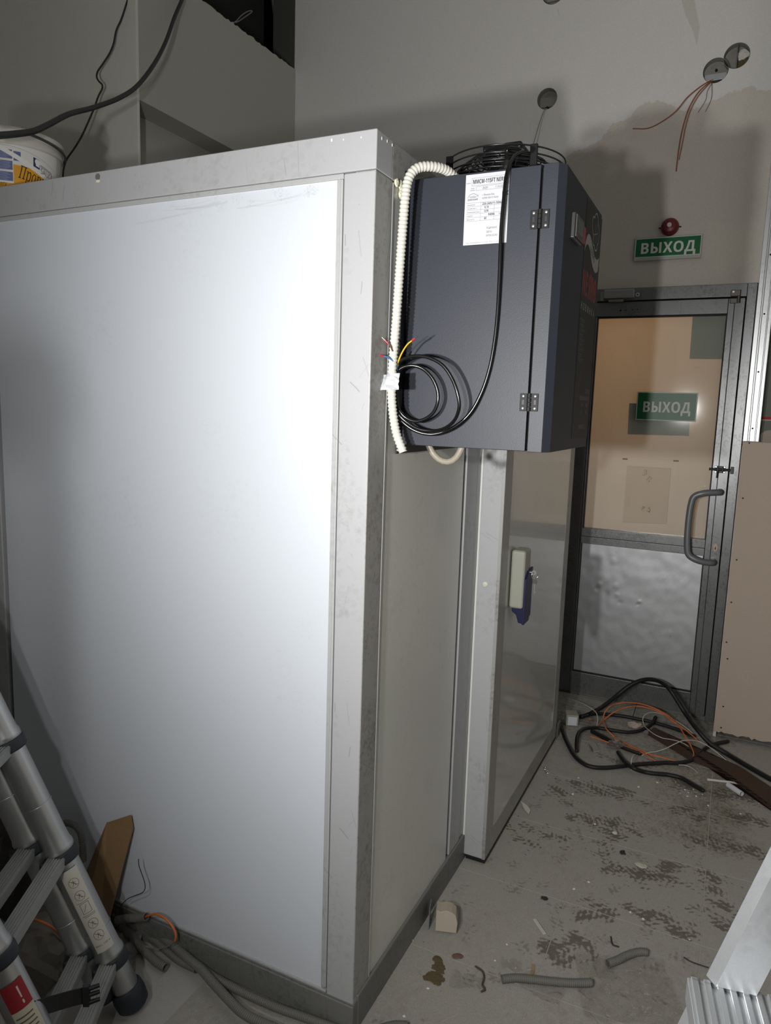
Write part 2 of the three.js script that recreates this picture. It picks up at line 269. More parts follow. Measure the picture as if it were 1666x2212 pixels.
// --- floor: slab + porcelain tiles with recessed dusty joints; boot prints of mud are printed in the colour map
const FX0 = -1.3, FW = 2.85, FZ0 = -2.75, FD = 3.5;
const floorTex = canvasTex(2048, 2040, (x, w, h) => {
  const SX = w / FW, SZ = h / FD, X = (m) => (m - FX0) * SX, Z = (m) => (m - FZ0) * SZ;
  x.fillStyle = '#a09d96'; x.fillRect(0, 0, w, h);
  for (let i = 0; i < 150; i++) blot(x, rnd() * w, rnd() * h, rr(40, 160), rnd() < .5 ? '#857f75' : '#b3b0a8', .16, 90);
  for (let i = 0; i < 20; i++) blot(x, X(rr(-.05, .6)), Z(rr(-1, .4)), rr(40, 120), '#b3a594', .1, 50);
  // trodden dirt by the door and along the right wall
  for (let i = 0; i < 120; i++) blot(x, X(rr(.0, .85)), Z(rr(-2.6, -2.0)), rr(20, 90), rnd() < .7 ? '#5d574c' : '#77736a', .22, 60);
  for (let i = 0; i < 130; i++) blot(x, X(.5 + .4 * Math.sqrt(rnd())), Z(rr(-2.15, -1.35)), rr(15, 70), rnd() < .6 ? '#59513e' : '#6b6450', .2, 60);
  // brushed-off plaster smears on the threshold
  for (let i = 0; i < 260; i++) { x.strokeStyle = rnd() < .6 ? '#aaa596' : '#3f3a31'; x.globalAlpha = .6 * rnd(); x.lineWidth = rr(1, 4); const a = X(rr(-.05, .75)), b = Z(rr(-2.6, -2.1)); x.beginPath(); x.moveTo(a, b); x.lineTo(a + rr(15, 90), b + rr(-3, 6)); x.stroke(); } x.globalAlpha = 1;
  // boot prints: rows of lug marks broken up at random
  const lugs = (p, ang, L, Wd, dens, col = [62, 55, 45]) => {
    const R2 = Math.hypot(L, Wd) / 2 * 1.15, x0 = Math.max(0, Math.floor(X(p[0] - R2))), z0 = Math.max(0, Math.floor(Z(p[2] - R2))), x1 = Math.min(w, Math.ceil(X(p[0] + R2))), z1 = Math.min(h, Math.ceil(Z(p[2] + R2)));
    if (x1 - x0 < 2 || z1 - z0 < 2) return; const im = x.getImageData(x0, z0, x1 - x0, z1 - z0), d = im.data, c = Math.cos(ang), s = Math.sin(ang), sd = p[0] * 37 + p[2] * 61;
    for (let j = 0; j < z1 - z0; j++) for (let i = 0; i < x1 - x0; i++) {
      const mx = (x0 + i) / SX + FX0 - p[0], mz = (z0 + j) / SZ + FZ0 - p[2], u = mx * c + mz * s, v = -mx * s + mz * c, e = (u / (L / 2)) ** 2 + (v / (Wd / 2)) ** 2; if (e > 1.5) continue;
      const wob = .006 * noise.noise(u * 40 + sd, v * 40, sd), n1 = noise.noise(u * 17 + sd, v * 17, 2), n2 = noise.noise(u * 75 + sd, v * 75, 5), n3 = noise.noise(u * 200, v * 200, sd);
      const m = .34 * Math.sin((u + Math.abs(v) * .7 + wob) * 6.283 / .021) + .28 * Math.sin((v + wob) * 6.283 / .027) + 1.6 * n1 + .85 * n2 + .5 * n3 + dens - e * .75;
      const a = Math.min(1, Math.max(0, (m - .12) / .55)) * .52; if (a <= 0) continue; const k = (j * (x1 - x0) + i) * 4; for (let q = 0; q < 3; q++) d[k + q] += (col[q] - d[k + q]) * a;
    }
    x.putImageData(im, x0, z0); };
  const pr = [[0.416,0,-1.295],[0.489,0,-1.342],[0.601,0,-1.041],[0.67,0,-1.123],[0.783,0,-1.357],[0.91,0,-1.393],[0.464,0,-0.78],[0.693,0,-0.842],[0.433,0,-0.568],[0.293,0,-1.567],[0.221,0,-1.44],[0.455,0,-1.592],[0.74,0,-1.567],[0.876,0,-1.804],[0.445,0,-1.123],[0.233,0,-1.141],[0.821,0,-1.146],[0.867,0,-1.035],[0.138,0,-1.089],[0.692,0,-1.789],[0.523,0,-1.932],[0.945,0,-1.641],[0.381,0,-1.903],[0.854,0,-0.929]];
  const an = [.2, .1, -.3, -.5, .3, .1, -.6, .3, -.9, .4, .6, .2, .2, 0, 1.2, .4, .2, .5, .9, .1, .1, .2, .3, .4], de = [.3, .2, .3, .25, .25, .3, .28, .25, .45, .1, 0, .2, .2, .3, -.05, -.1, .05, .05, -.15, .25, .2, .3, .15, 0];
  pr.forEach((p, i) => lugs(p, an[i], i === 8 ? .17 : rr(.16, .27), i === 8 ? .13 : rr(.10, .13), de[i] + .22));
  // scuffs
  for (let i = 0; i < 70; i++) lugs([rr(.02, 1.0), 0, rr(-1.6, .3)], rnd() * 3, rr(.06, .16), rr(.04, .1), rr(-.25, .1), [112, 108, 100]);
  scratch(x, w, h, 240, '#c8c4ba', .4, 50, .1); scratch(x, w, h, 200, '#57524a', .35, 36, .1);
  for (let i = 0; i < 2600; i++) { x.globalAlpha = rnd() * .6; x.fillStyle = rnd() < .55 ? '#c9c5bb' : '#4d4942'; x.fillRect(rnd() * w, rnd() * h, rr(1, 3.2), rr(1, 2.6)); } x.globalAlpha = 1;
}, { grain: 20 });
floorTex.repeat.set(1 / FW, -1 / FD); floorTex.offset.set(-FX0 / FW, 1 + FZ0 / FD);
const floorMat = M(lin(1, 1, 1), .8, 0, { map: floorTex, bumpMap: grainBump, bumpScale: .0008 });
const floor = struct('floor');
mesh('grout_bed', B(-3.05, 2.7, -.15, -.0012, -4.3, 3.3, 0), M(lin(.46, .45, .43), .95, 0, { map: dustTex }), floor);
{
  const T = .4155;
  for (let i = -2; i <= 2; i++) for (let k = -4; k <= 4; k++) {
    const x0 = .3815 + T * i, z0 = -1.195 + T * k;
    if (x0 + T < -1.2 || (x0 + T < .0 && z0 + T < 0)) continue;
    const g = B(x0 + .0012, x0 + T - .0012, -.012, 0, z0 + .0012, Math.min(z0 + T, 3.2) - .0012, .0009);
    mesh('tile', g, floorMat, floor);
  }
}

// --- right-hand dry-lined corner, 20 cm in front of the door wall
const corner = struct('wall_corner');
const gypTex = rep(canvasTex(1024, 1024, (x, w, h) => { x.fillStyle = '#b7aa9f'; x.fillRect(0, 0, w, h); for (let i = 0; i < 50; i++) blot(x, rnd() * w, rnd() * h, rr(40, 140), rnd() < .5 ? '#ada095' : '#c1b5aa', .1, 60); for (let i = 0; i < 12; i++) blot(x, rnd() * w, rnd() * h, rr(15, 45), '#d3cdc4', .25, 40); }, { grain: 9 }), 1.2);
{
  const zf = -2.40, s = new THREE.Shape(); s.moveTo(.786, .03);
  for (let i = 1; i < 40; i++) s.lineTo(.786 + i / 40 * .5, .03 + rr(-.006, .008)); s.lineTo(2.6, .03); s.lineTo(2.6, 1.50); s.lineTo(.786, 1.50);
  for (let i = 1; i < 40; i++) s.lineTo(.786 + rr(0, .004), 1.5 - i / 40 * 1.47);
  const g = new THREE.ExtrudeGeometry(s, { depth: .0125, bevelEnabled: false }); g.translate(0, 0, zf - .0125);
  const gy = mesh('gypsum_board', g, M(lin(.98, .95, .92), .93, 0, { map: gypTex, bumpMap: grainBump, bumpScale: .0004 }), corner);
  const scr = [[0.815,1.495,-2.4],[0.812,1.229,-2.4],[0.813,0.925,-2.4],[0.808,0.71,-2.4],[0.805,0.505,-2.4],[0.817,0.421,-2.4],[0.82,0.171,-2.4],[0.82,0.058,-2.4],[0.897,1.361,-2.4],[0.922,-0.086,-2.4]];
  for (const p of scr.slice(0, 8)) mesh('screw', cyl([p[0] , p[1], zf - .003], [p[0], p[1], zf + .0012], .0042, .004, 10), mat.blackRubber, gy);
  // galvanised channel standing on the board's upper edge: web, two bent lips, rolled groove
  const st = mesh('metal_stud', [B(.786, .855, 1.502, H, zf - .03, zf - .0285, 0), B(.786, .806, 1.502, H, zf - .0285, zf - .002, .002), B(.806, .8135, 1.502, H, zf - .0285, zf - .009, .002), B(.8135, .836, 1.502, H, zf - .0285, zf - .004, .002), B(.836, .840, 1.502, H, zf - .0285, zf - .010, .001), B(.840, .855, 1.502, H, zf - .0285, zf - .001, .002)], M(lin(.66, .68, .70), .35, .75, { map: smudgeTex }), corner);
  for (const y of [[0.806,2.096,-2.4],[0.808,1.83,-2.4],[0.809,1.565,-2.4],[0.808,2.362,-2.4]].map((p) => p[1])) mesh('hole', cyl([.8225, y, zf - .006], [.8225, y, zf - .0035], .0042, .0042, 12), mat.dark, st);
  // old painted wall behind the open frame
  const oldTex = canvasTex(512, 1024, (x, w, h) => {
    const S = w / 1.0, X = (m) => (m - .79) * S, Y = (m) => h - (m - 1.3) * S * .5;
    x.fillStyle = '#75796f'; x.fillRect(0, 0, w, h); for (let i = 0; i < 40; i++) blot(x, rnd() * w, rnd() * h, rr(20, 90), '#5f635a', .15, 50);
    const a = [[0.837,1.944,-2.5],[0.839,1.917,-2.5],[0.84,1.909,-2.5]].map((p) => p[1]);
    x.fillStyle = '#b5353a'; x.fillRect(0, Y(a[0]), w, Y(a[1]) - Y(a[0])); x.fillStyle = '#d8d6cf'; x.fillRect(0, Y(a[1]), w, Y(a[2]) - Y(a[1]));
    x.fillStyle = '#b5a99d'; x.beginPath(); const e = [[0.829,1.71,-2.5],[0.854,1.766,-2.5],[0.881,1.81,-2.5],[0.945,1.833,-2.5]]; x.moveTo(X(.79), Y(1.3)); e.forEach((p) => x.lineTo(X(p[0]), Y(p[1]))); x.lineTo(w, Y(2.0)); x.lineTo(w, h); x.fill();
  }, { grain: 10 });
  oldTex.repeat.set(1, .5); oldTex.offset.set(-.79, -1.3 * .5 );
  mesh('old_wall', boxUV(B(.792, 2.6, 0, H, -2.58, -2.5, 0)), M(lin(.75, .75, .75), .9, 0, { map: oldTex }), corner);
  mesh('reveal', B(.786, .80, .0, 1.48, -2.5, zf - .014, 0), mat.gypsumEdge, corner);
}

// --- glazed aluminium exit door
const door = struct('door_1');
{
  const zf = ZB + .012, m = mat.doorFrame, b = .0025;
  mesh('door_frame', [B(-.115, -.06, 0, 2.27, ZB - .07, zf + .012, b), B(.741, .785, 0, 2.27, ZB - .07, zf + .012, b), B(-.06, .741, 2.207, 2.27, ZB - .07, zf + .012, b)], m, door);
  mesh('reveal_lining', [B(-.118, -.112, 0, 2.272, ZB - .15, ZB - .07, 0), B(.78, .79, 0, 2.272, ZB - .15, ZB - .07, 0)], m, door);
  const leaf = mesh('door_leaf', [B(-.055, .014, .018, 2.202, ZB - .04, zf, b), B(.014, .026, .135, 2.13, ZB - .04, zf - .005, b), B(.690, .737, .018, 2.202, ZB - .04, zf, b), B(.661, .690, .018, 2.202, ZB - .04, zf - .0025, b),
    B(.014, .661, 2.128, 2.202, ZB - .04, zf, b), B(.02, .661, .890, .930, ZB - .04, zf, b), B(.02, .661, .930, .976, ZB - .04, zf - .004, b), B(.014, .661, .018, .138, ZB - .04, zf, b)], m, door);
  mesh('seal', [B(.026, .661, 2.120, 2.128, ZB - .02, zf - .008, 0), B(.026, .031, .977, 2.12, ZB - .02, zf - .008, 0), B(.656, .661, .976, 2.12, ZB - .02, zf - .008, 0), B(.026, .661, .138, .146, ZB - .02, zf - .008, 0), B(.026, .031, .146, .89, ZB - .02, zf - .008, 0), B(.656, .661, .146, .89, ZB - .02, zf - .008, 0)], mat.blackRubber, leaf);
  mesh('threshold', B(-.118, .79, -.001, .017, ZB - .15, ZB - .005, .003), M(lin(.2, .2, .19), .7, .1, { map: dirtyTex }), door);
  mesh('gap', [B(-.060, -.055, .018, 2.207, ZB - .05, ZB - .03, 0), B(.737, .741, .018, 2.207, ZB - .05, ZB - .03, 0), B(-.06, .741, 2.202, 2.207, ZB - .05, ZB - .03, 0)], mat.dark, door);
  // dented sheet in the lower field
  const dg = new THREE.PlaneGeometry(.63, .745, 90, 110), p = dg.attributes.position;
  const dents = [[.2, .52, .03, .004], [.21, .47, .02, .003], [.33, .45, .016, .005], [.325, .435, .012, -.004], [.23, .43, .018, -.003], [.11, .52, .022, .005], [.1, .49, .02, -.004], [.5, .3, .03, .002], [.18, .66, .03, .003]];
  for (let i = 0; i < p.count; i++) { const x = p.getX(i) + .315, y = p.getY(i) + .3725; let z = .0010 * noise.noise(x * 7, y * 7, 4) + .0007 * noise.noise(x * 22, y * 18, 9); for (const d of dents) { const q = Math.hypot(x - d[0], y - d[1]) / d[2]; if (q < 1) z += d[3] * .3 * (1 - q * q) ** 2; } p.setZ(i, z); }
  dg.computeVertexNormals(); dg.translate(.3435, .518, ZB - .004);
  const sheetTex = canvasTex(512, 600, (x, w, h) => { x.fillStyle = '#d8d9da'; x.fillRect(0, 0, w, h); for (let i = 0; i < 40; i++) blot(x, rnd() * w, rnd() * h, rr(20, 80), '#b9babb', .12, 50); scratch(x, w, h, 160, '#f4f4f4', .5, 26, .1); scratch(x, w, h, 100, '#77776f', .4, 22, .1); blot(x, 26, 250, 16, '#e8e4d4', .9, 60); blot(x, 20, 270, 12, '#e8e4d4', .9, 40); }, { grain: 8 });
  mesh('kick_panel', dg, M(lin(.74, .75, .77), .44, .8, { map: sheetTex }), leaf);
  // pane with old paper glued to its far side
  const gp = new THREE.BoxGeometry(.636, 1.155, .004); gp.rotateX(.0145); gp.rotateY(.021); gp.translate(.3435, 1.5485, ZB - .012);
  const pane = mesh('glass_pane', gp, Pm(lin(.96, .97, .96), .06, { transmission: 1, thickness: 0, ior: 1.5 }), leaf);
  const paperTex = canvasTex(900, 1640, (x, w, h) => {
    const X = (m) => (m - .026) / .635 * w, Y = (m) => h - (m - .972) / 1.153 * h;
    x.fillStyle = '#ebe3dc'; x.fillRect(0, 0, w, h);
    for (let i = 0; i < 50; i++) blot(x, rnd() * w, rnd() * h, rr(40, 160), rnd() < .5 ? '#e0d6cd' : '#f1eae3', .1, 60);
    // scraped places, tape ends, the outline of a removed notice, dark prints
    const pt = (u) => [X(u[0]), Y(u[1])];
    for (const u of [[0.517,1.862,-2.651],[0.471,1.747,-2.651],[0.414,1.742,-2.651]]) blot(x, ...pt(u), 22, '#e0d3c6', .5, 50);
    x.fillStyle = '#8f8377'; for (const u of [[0.207,1.37,-2.651],[0.467,1.375,-2.651]]) { const [a, b] = pt(u); x.fillRect(a, b - 8, 38, 11); scratch(x, 0, 0, 0, '#000', 0); }
    const nt = [[0.234,1.333,-2.651],[0.459,1.335,-2.651],[0.46,1.035,-2.651],[0.233,1.023,-2.651]]; x.fillStyle = '#a28f80'; x.globalAlpha = .16; x.beginPath(); nt.forEach((u, i) => x[i ? 'lineTo' : 'moveTo'](...pt(u))); x.fill(); x.globalAlpha = .5; x.strokeStyle = '#6f6459'; x.lineWidth = 1.5; x.stroke(); x.globalAlpha = 1;
    for (const u of [[0.328,1.302,-2.651],[0.352,1.268,-2.651],[0.331,1.104,-2.651],[0.36,1.101,-2.651]]) { const [a, b] = pt(u); for (let k = 0; k < 26; k++) { x.strokeStyle = '#5d554c'; x.globalAlpha = rr(.2, .8); x.lineWidth = rr(1, 3); x.beginPath(); const c = a + rr(-16, 16), d = b + rr(-22, 22); x.moveTo(c, d); x.lineTo(c + rr(3, 9), d - rr(2, 9)); x.stroke(); } } x.globalAlpha = 1;
    scratch(x, w, h, 90, '#8f8377', .3, 50, .1);
  }, { grain: 8 });
  const pp = new THREE.PlaneGeometry(.635, 1.153); pp.translate(.3435, 1.5485, ZB - .036);
  mesh('paper_sheet', pp, Pm(lin(1, .99, .98), 1, { map: paperTex, transmission: .16, thickness: 0 }), leaf);
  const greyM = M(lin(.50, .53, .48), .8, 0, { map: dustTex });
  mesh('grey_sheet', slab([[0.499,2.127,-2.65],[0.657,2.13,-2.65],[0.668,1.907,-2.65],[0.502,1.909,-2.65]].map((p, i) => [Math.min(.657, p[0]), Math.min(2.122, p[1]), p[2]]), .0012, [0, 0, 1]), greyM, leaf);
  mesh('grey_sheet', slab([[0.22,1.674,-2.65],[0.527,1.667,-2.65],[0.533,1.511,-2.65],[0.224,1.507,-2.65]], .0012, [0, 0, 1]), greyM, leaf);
  mesh('sheet_backing', B(.026, .661, .13, .9, ZB - .03, ZB - .012, 0), mat.dark, leaf);
  // pull handle: bent tube with two feet
  const hx = .706, hz = zf + .068, xi = .578;
  mesh('pull_handle', tube([[hx, 1.234, zf], [hx, 1.234, zf + .045], [hx - .03, 1.232, hz - .01], [xi + .05, 1.225, hz], [xi + .012, 1.205, hz], [xi, 1.16, hz], [xi, .95, hz], [xi + .012, .90, hz], [xi + .05, .878, hz], [hx - .03, .868, hz - .01], [hx, .868, zf + .045], [hx, .868, zf]], .0165, { n: 14, seg: 120 }), M(lin(.19, .2, .21), .4, .3), leaf);
  // barrel bolt
  const bo = mesh('barrel_bolt', [B(.672, .722, 1.33, 1.366, zf, zf + .003, .001), cyl([.645, 1.348, zf + .011], [.755, 1.348, zf + .011], .0065, .0065, 12), B(.684, .690, 1.334, 1.362, zf, zf + .02, .002), B(.706, .712, 1.334, 1.362, zf, zf + .02, .002), cyl([.688, 1.348, zf + .012], [.686, 1.305, zf + .02], .005, .0045, 10), B(.745, .760, 1.33, 1.366, zf + .01, zf + .026, .002)], mat.black, leaf);
  for (const [sx, sy] of [[.677, 1.361], [.717, 1.361], [.677, 1.335], [.717, 1.335]]) mesh('screw', cyl([sx, sy, zf + .002], [sx, sy, zf + .006], .004, .0035, 8), mat.steel, bo);
  const lk = mesh('lock_plate', new THREE.CylinderGeometry(.014, .014, .006, 20).rotateX(Math.PI / 2).scale(.8, 1.5, 1).translate(.711, .942, zf + .003), M(lin(.32, .27, .18), .4, .7), leaf);
  mesh('keyhole', B(.709, .713, .932, .945, zf + .006, zf + .0068, 0), mat.dark, lk);
  const hg = mesh('hinge', [B(.668, .712, 2.175, 2.200, zf, zf + .014, .003), B(.668, .712, 2.208, 2.238, zf + .012, zf + .026, .003), cyl([.706, 2.175, zf + .016], [.706, 2.238, zf + .016], .008, .008, 12)], M(lin(.16, .155, .14), .45, .6), door);
  mesh('screw', cyl([.680, 2.228, zf + .026], [.680, 2.228, zf + .03], .005, .005, 10), mat.screw, hg);
  const cl = mesh('door_closer', [B(.06, .215, 2.213, 2.258, zf + .012, zf + .06, .006), B(.085, .16, 2.198, 2.211, zf + .02, zf + .045, .003), B(.04, .06, 2.205, 2.25, zf + .012, zf + .04, .003)], M(lin(.30, .305, .30), .4, .4), door);
  mesh('screw', new THREE.TorusGeometry(.008, .0025, 8, 18).translate(.228, 2.232, zf + .026), mat.screw, cl);
  [[.145, 2.158], [.166, 2.159], [.173, 2.159], [.205, 2.16], [.23, 2.161]].forEach(([a, c], i) => mesh('bolt_hole', cyl([a, c, zf - .003], [a, c, zf + .0006], i ? .0028 : .0048, i ? .0028 : .0048, 10), mat.dark, leaf));
}

// ------------------------------------------------------------------ exit signs, sounder, junction boxes on the back wall
function signTexture(w, h, txt, font, frame, scuffs) {
  return canvasTex(w, h, (x) => { x.fillStyle = '#d5dad3'; x.fillRect(0, 0, w, h); x.fillStyle = '#0c6a37'; x.fillRect(frame, frame, w - 2 * frame, h - 2 * frame); x.fillStyle = '#dfe2da'; x.font = font; x.textAlign = 'center'; x.textBaseline = 'middle'; x.save(); x.translate(w / 2, h / 2); x.scale(scuffs ? .86 : 1.0, 1); x.fillText(txt, 0, h * .03); x.restore();
    if (scuffs) { scratch(x, w, h, 60, '#b9c9bd', .5, 70, .2); for (let i = 0; i < 8; i++) blot(x, rr(w * .7, w), rr(0, h), 22, '#6fa287', .3, 30); x.strokeStyle = '#0a2a18'; x.lineWidth = 3; x.beginPath(); x.moveTo(w - 26, h * .42); x.lineTo(w - 18, h * .48); x.lineTo(w - 24, h * .55); x.stroke(); } }, { grain: 6 });  // scratches everywhere, lighter blots only towards the right end
}
{
  const t = thing('exit_sign', 'green and white exit sign plate on the plaster wall above the door', 'sign', [.353, 2.42, ZB]);
  t.rotation.z = 0.0;
  mesh('backing_plate', B(.191, .515, 2.405, 2.521, ZB, ZB + .014, .003), M(lin(.42, .45, .40), .4), t);
  const g = new THREE.PlaneGeometry(.318, .096); g.translate(.353, 2.469, ZB + .0146); mesh('sign_face', g, M(lin(.92, .92, .92), .35, 0, { map: signTexture(960, 290, 'ВЫХОД', '700 225px sans-serif', 12) }), t);
}
{
  const t = thing('exit_sticker', 'scuffed green exit sticker with white letters stuck on the door glass', 'sign', [.411, 1.585, ZB - .01]);
  const on = (g, d) => { g.translate(.067, .112, d); g.rotateX(.0145); g.rotateY(.021); g.translate(.3435, 1.5485, ZB - .012); return g; };
  mesh('film', on(new RoundedBoxGeometry(.299, .149, .0008, 1, .0003), .0026), M(lin(.36, .4, .36), .4), t);
  mesh('sign_face', on(new THREE.PlaneGeometry(.297, .147), .0035), M(lin(.8, .8, .8), .36, 0, { map: signTexture(900, 446, 'ВЫХОД', '700 235px sans-serif', 12, true) }), t);
}
{
  const t = thing('fire_sounder', 'small round dark red alarm sounder above the exit sign plate', 'alarm', [.356, 2.522, ZB]);
  const pr = [[0, .0], [.042, 0], [.044, .006], [.042, .02], [.036, .034], [.026, .042], [.0, .044]].map((a) => new THREE.Vector2(a[0], a[1]));
  mesh('housing', new THREE.LatheGeometry(pr, 28).rotateX(Math.PI / 2).translate(.356, 2.566, ZB), M(lin(.14, .008, .010), .4), t);
  mesh('horn', new THREE.CylinderGeometry(.011, .011, .012, 20).rotateX(Math.PI / 2).translate(.356, 2.568, ZB + .044), M(lin(.55, .5, .47), .5), t);
  for (const k of [.302, .397]) mesh('lug', B(k, k + .013, 2.562, 2.568, ZB, ZB + .006, .001), mat.blackRubber, t);
}
function junctionBox(cx, cy, r, label, mk) {
  const t = thing('junction_box', label, 'box', [cx, cy - r, ZB - .05]);
  const pr = [[0, -.045], [r - .002, -.045], [r - .001, -.04], [r - .001, -.001], [r + .0015, 0], [r - .003, -.001], [r - .003, -.042], [0, -.043]].map((a) => new THREE.Vector2(Math.max(0, a[0]), a[1]));
  mesh('cup', new THREE.LatheGeometry(pr.slice(0, 5), 30).rotateX(Math.PI / 2).translate(cx, cy, ZB), M(lin(.33, .33, .31), .8, 0, { map: dirtyTex }), t); mk(t, cx, cy, r); return t;
}
junctionBox(-.321, 3.279, .0535, 'round recessed socket box alone on the back wall, with two thin wires', (t, x, y, r) => { mesh('rear_board', B(x - .046, x + .046, y - .028, y + .02, ZB - .043, ZB - .036, .001), mat.concrete, t); mesh('knockout', cyl([x, y - .041, ZB - .04], [x, y - .044, ZB - .01], .009, .009, 12), mat.dark, t); });
junctionBox(.506, 3.287, .0575, 'round recessed socket box with the bundle of orange wires', (t, x, y, r) => { mesh('metal_stud', [B(x - .05, x + .05, y - .035, y - .006, ZB - .044, ZB - .02, .001), B(x - .046, x + .046, y - .039, y - .035, ZB - .044, ZB - .012, .001)], mat.alu, t); mesh('screw', cyl([x, y + .016, ZB - .044], [x, y + .016, ZB - .034], .006, .006, 10), mat.dark, t); });
junctionBox(.594, 3.339, .0575, 'round recessed socket box with white plaster lump, topmost on the wall', (t, x, y, r) => { mesh('rear_board', B(x - .001, x + .004, y - .055, y + .055, ZB - .044, ZB - .004, .001), M(lin(.14, .15, .15), .5, .4), t); mesh('plaster_lump', crumple(.022, 1.1, 1.1, .35, .4, 3, 4).translate(x + .027, y + .012, ZB - .03), mat.plaster, t); mesh('soil', crumple(.032, .8, 1.1, .3, .4, 3, 7).translate(x + .028, y - .014, ZB - .038), M(lin(.1, .075, .04), .9), t); });
junctionBox(-.32, 3.806, .0615, 'round recessed socket box cut off by the top of the photo', (t, x, y, r) => { mesh('rear_board', B(x - .04, x + .04, y - .03, y + .02, ZB - .044, ZB - .03, .001), mat.concrete, t); });
const zw = (o) => ZB + o;
{
  const t = thing('socket_wires', 'two long orange wires and thin grey ones hanging from the double socket hole', 'wires', [.5, 2.9, ZB]);
  mesh('orange_wire', tube([[0.494,3.255,-2.636],[0.466,3.231,-2.606],[0.442,3.21,-2.586],[0.39,3.165,-2.571],[0.342,3.106,-2.566],[0.279,3.069,-2.576],[0.214,3.05,-2.586],[0.14,3.061,-2.596]], .0026), mat.redCopper, t);
  mesh('orange_wire', tube([[0.499,3.252,-2.636],[0.477,3.225,-2.596],[0.439,3.189,-2.586],[0.403,3.124,-2.581],[0.384,3.05,-2.576],[0.373,2.976,-2.576],[0.367,2.892,-2.581],[0.365,2.828,-2.586]], .0026), mat.redCopper, t);
  mesh('orange_wire', tube([[0.501,3.252,-2.636],[0.482,3.222,-2.596],[0.444,3.178,-2.586],[0.412,3.117,-2.581],[0.393,3.04,-2.581],[0.383,2.957,-2.586],[0.373,2.885,-2.596]], .002), mat.redCopper, t);
  mesh('grey_wire', tube([[0.498,3.242,-2.626],[0.489,3.215,-2.596],[0.476,3.187,-2.596],[0.473,3.152,-2.596],[0.443,3.097,-2.596]], .0013), mat.greyWire, t);
  mesh('grey_wire', tube([[0.496,3.242,-2.626],[0.495,3.21,-2.596],[0.499,3.169,-2.596],[0.495,3.142,-2.596],[0.476,3.096,-2.596]], .0013), mat.greyWire, t);
}
{
  const t = thing('thin_wires', 'pair of thin pale wires dropping from the lone socket hole behind the fan', 'wires', [-.35, 3.0, ZB]);
  mesh('wire', tube([[-0.326,3.243,-2.636],[-0.331,3.213,-2.601],[-0.346,3.173,-2.601],[-0.363,3.111,-2.601],[-0.383,3.031,-2.601],[-0.403,2.938,-2.601]], .0016), mat.greyWire, t);
  mesh('wire', tube([[-0.321,3.243,-2.636],[-0.325,3.205,-2.596],[-0.339,3.161,-2.596],[-0.35,3.096,-2.596],[-0.364,3.027,-2.596],[-0.379,2.934,-2.596]], .0016), mat.whiteWire, t);
}
// loose wire loop in the ceiling void, two cables over the chamber
solo('wire_loop', tube([[-1.95,3.681,-2.006],[-1.95,3.71,-2.06],[-1.95,3.769,-2.131],[-1.95,3.817,-2.187],[-1.95,3.828,-2.196],[-1.95,3.814,-2.165],[-1.95,3.76,-2.097],[-1.95,3.707,-2.047],[-1.95,3.684,-2.019]], .003), mat.greyWire, 'small loop of grey wire poking from the dark opening up left', 'wire');
solo('thick_cable', tube([[-1.924,3.655,-1.611],[-1.863,3.541,-1.51],[-1.826,3.42,-1.419],[-1.763,3.239,-1.286],[-1.687,3.063,-1.126],[-1.611,2.893,-0.945],[-1.529,2.766,-0.762],[-1.446,2.647,-0.559],[-1.344,2.544,-0.367],[-1.224,2.432,-0.183],[-1.11,2.347,-0.034],[-1.048,2.299,0.067],[-1.01,2.265,0.144],[-0.984,2.226,0.239]], .0088, { n: 10 }), M(lin(.022, .026, .028), .5), 'thick black cable swooping down from the top across the bucket', 'cable');
solo('thin_cable', tube([[-1.967,3.504,-1.286],[-1.978,3.45,-1.272],[-1.997,3.36,-1.249],[-2.013,3.308,-1.233],[-2.019,3.246,-1.22],[-2.031,3.202,-1.207],[-2.056,3.152,-1.188],[-2.074,3.115,-1.173],[-2.075,3.092,-1.168],[-2.066,3.073,-1.17],[-2.049,3.056,-1.175],[-2.047,3.039,-1.173],[-2.06,3.004,-1.162],[-2.072,2.95,-1.147],[-2.093,2.879,-1.126],[-2.116,2.81,-1.104],[-2.14,2.757,-1.084],[-2.165,2.709,-1.064],[-2.175,2.668,-1.053],[-2.174,2.619,-1.045],[-2.168,2.544,-1.037]], .0042), M(lin(.02, .022, .022), .5), 'thin black cable with a kink hanging beside the bucket', 'cable');

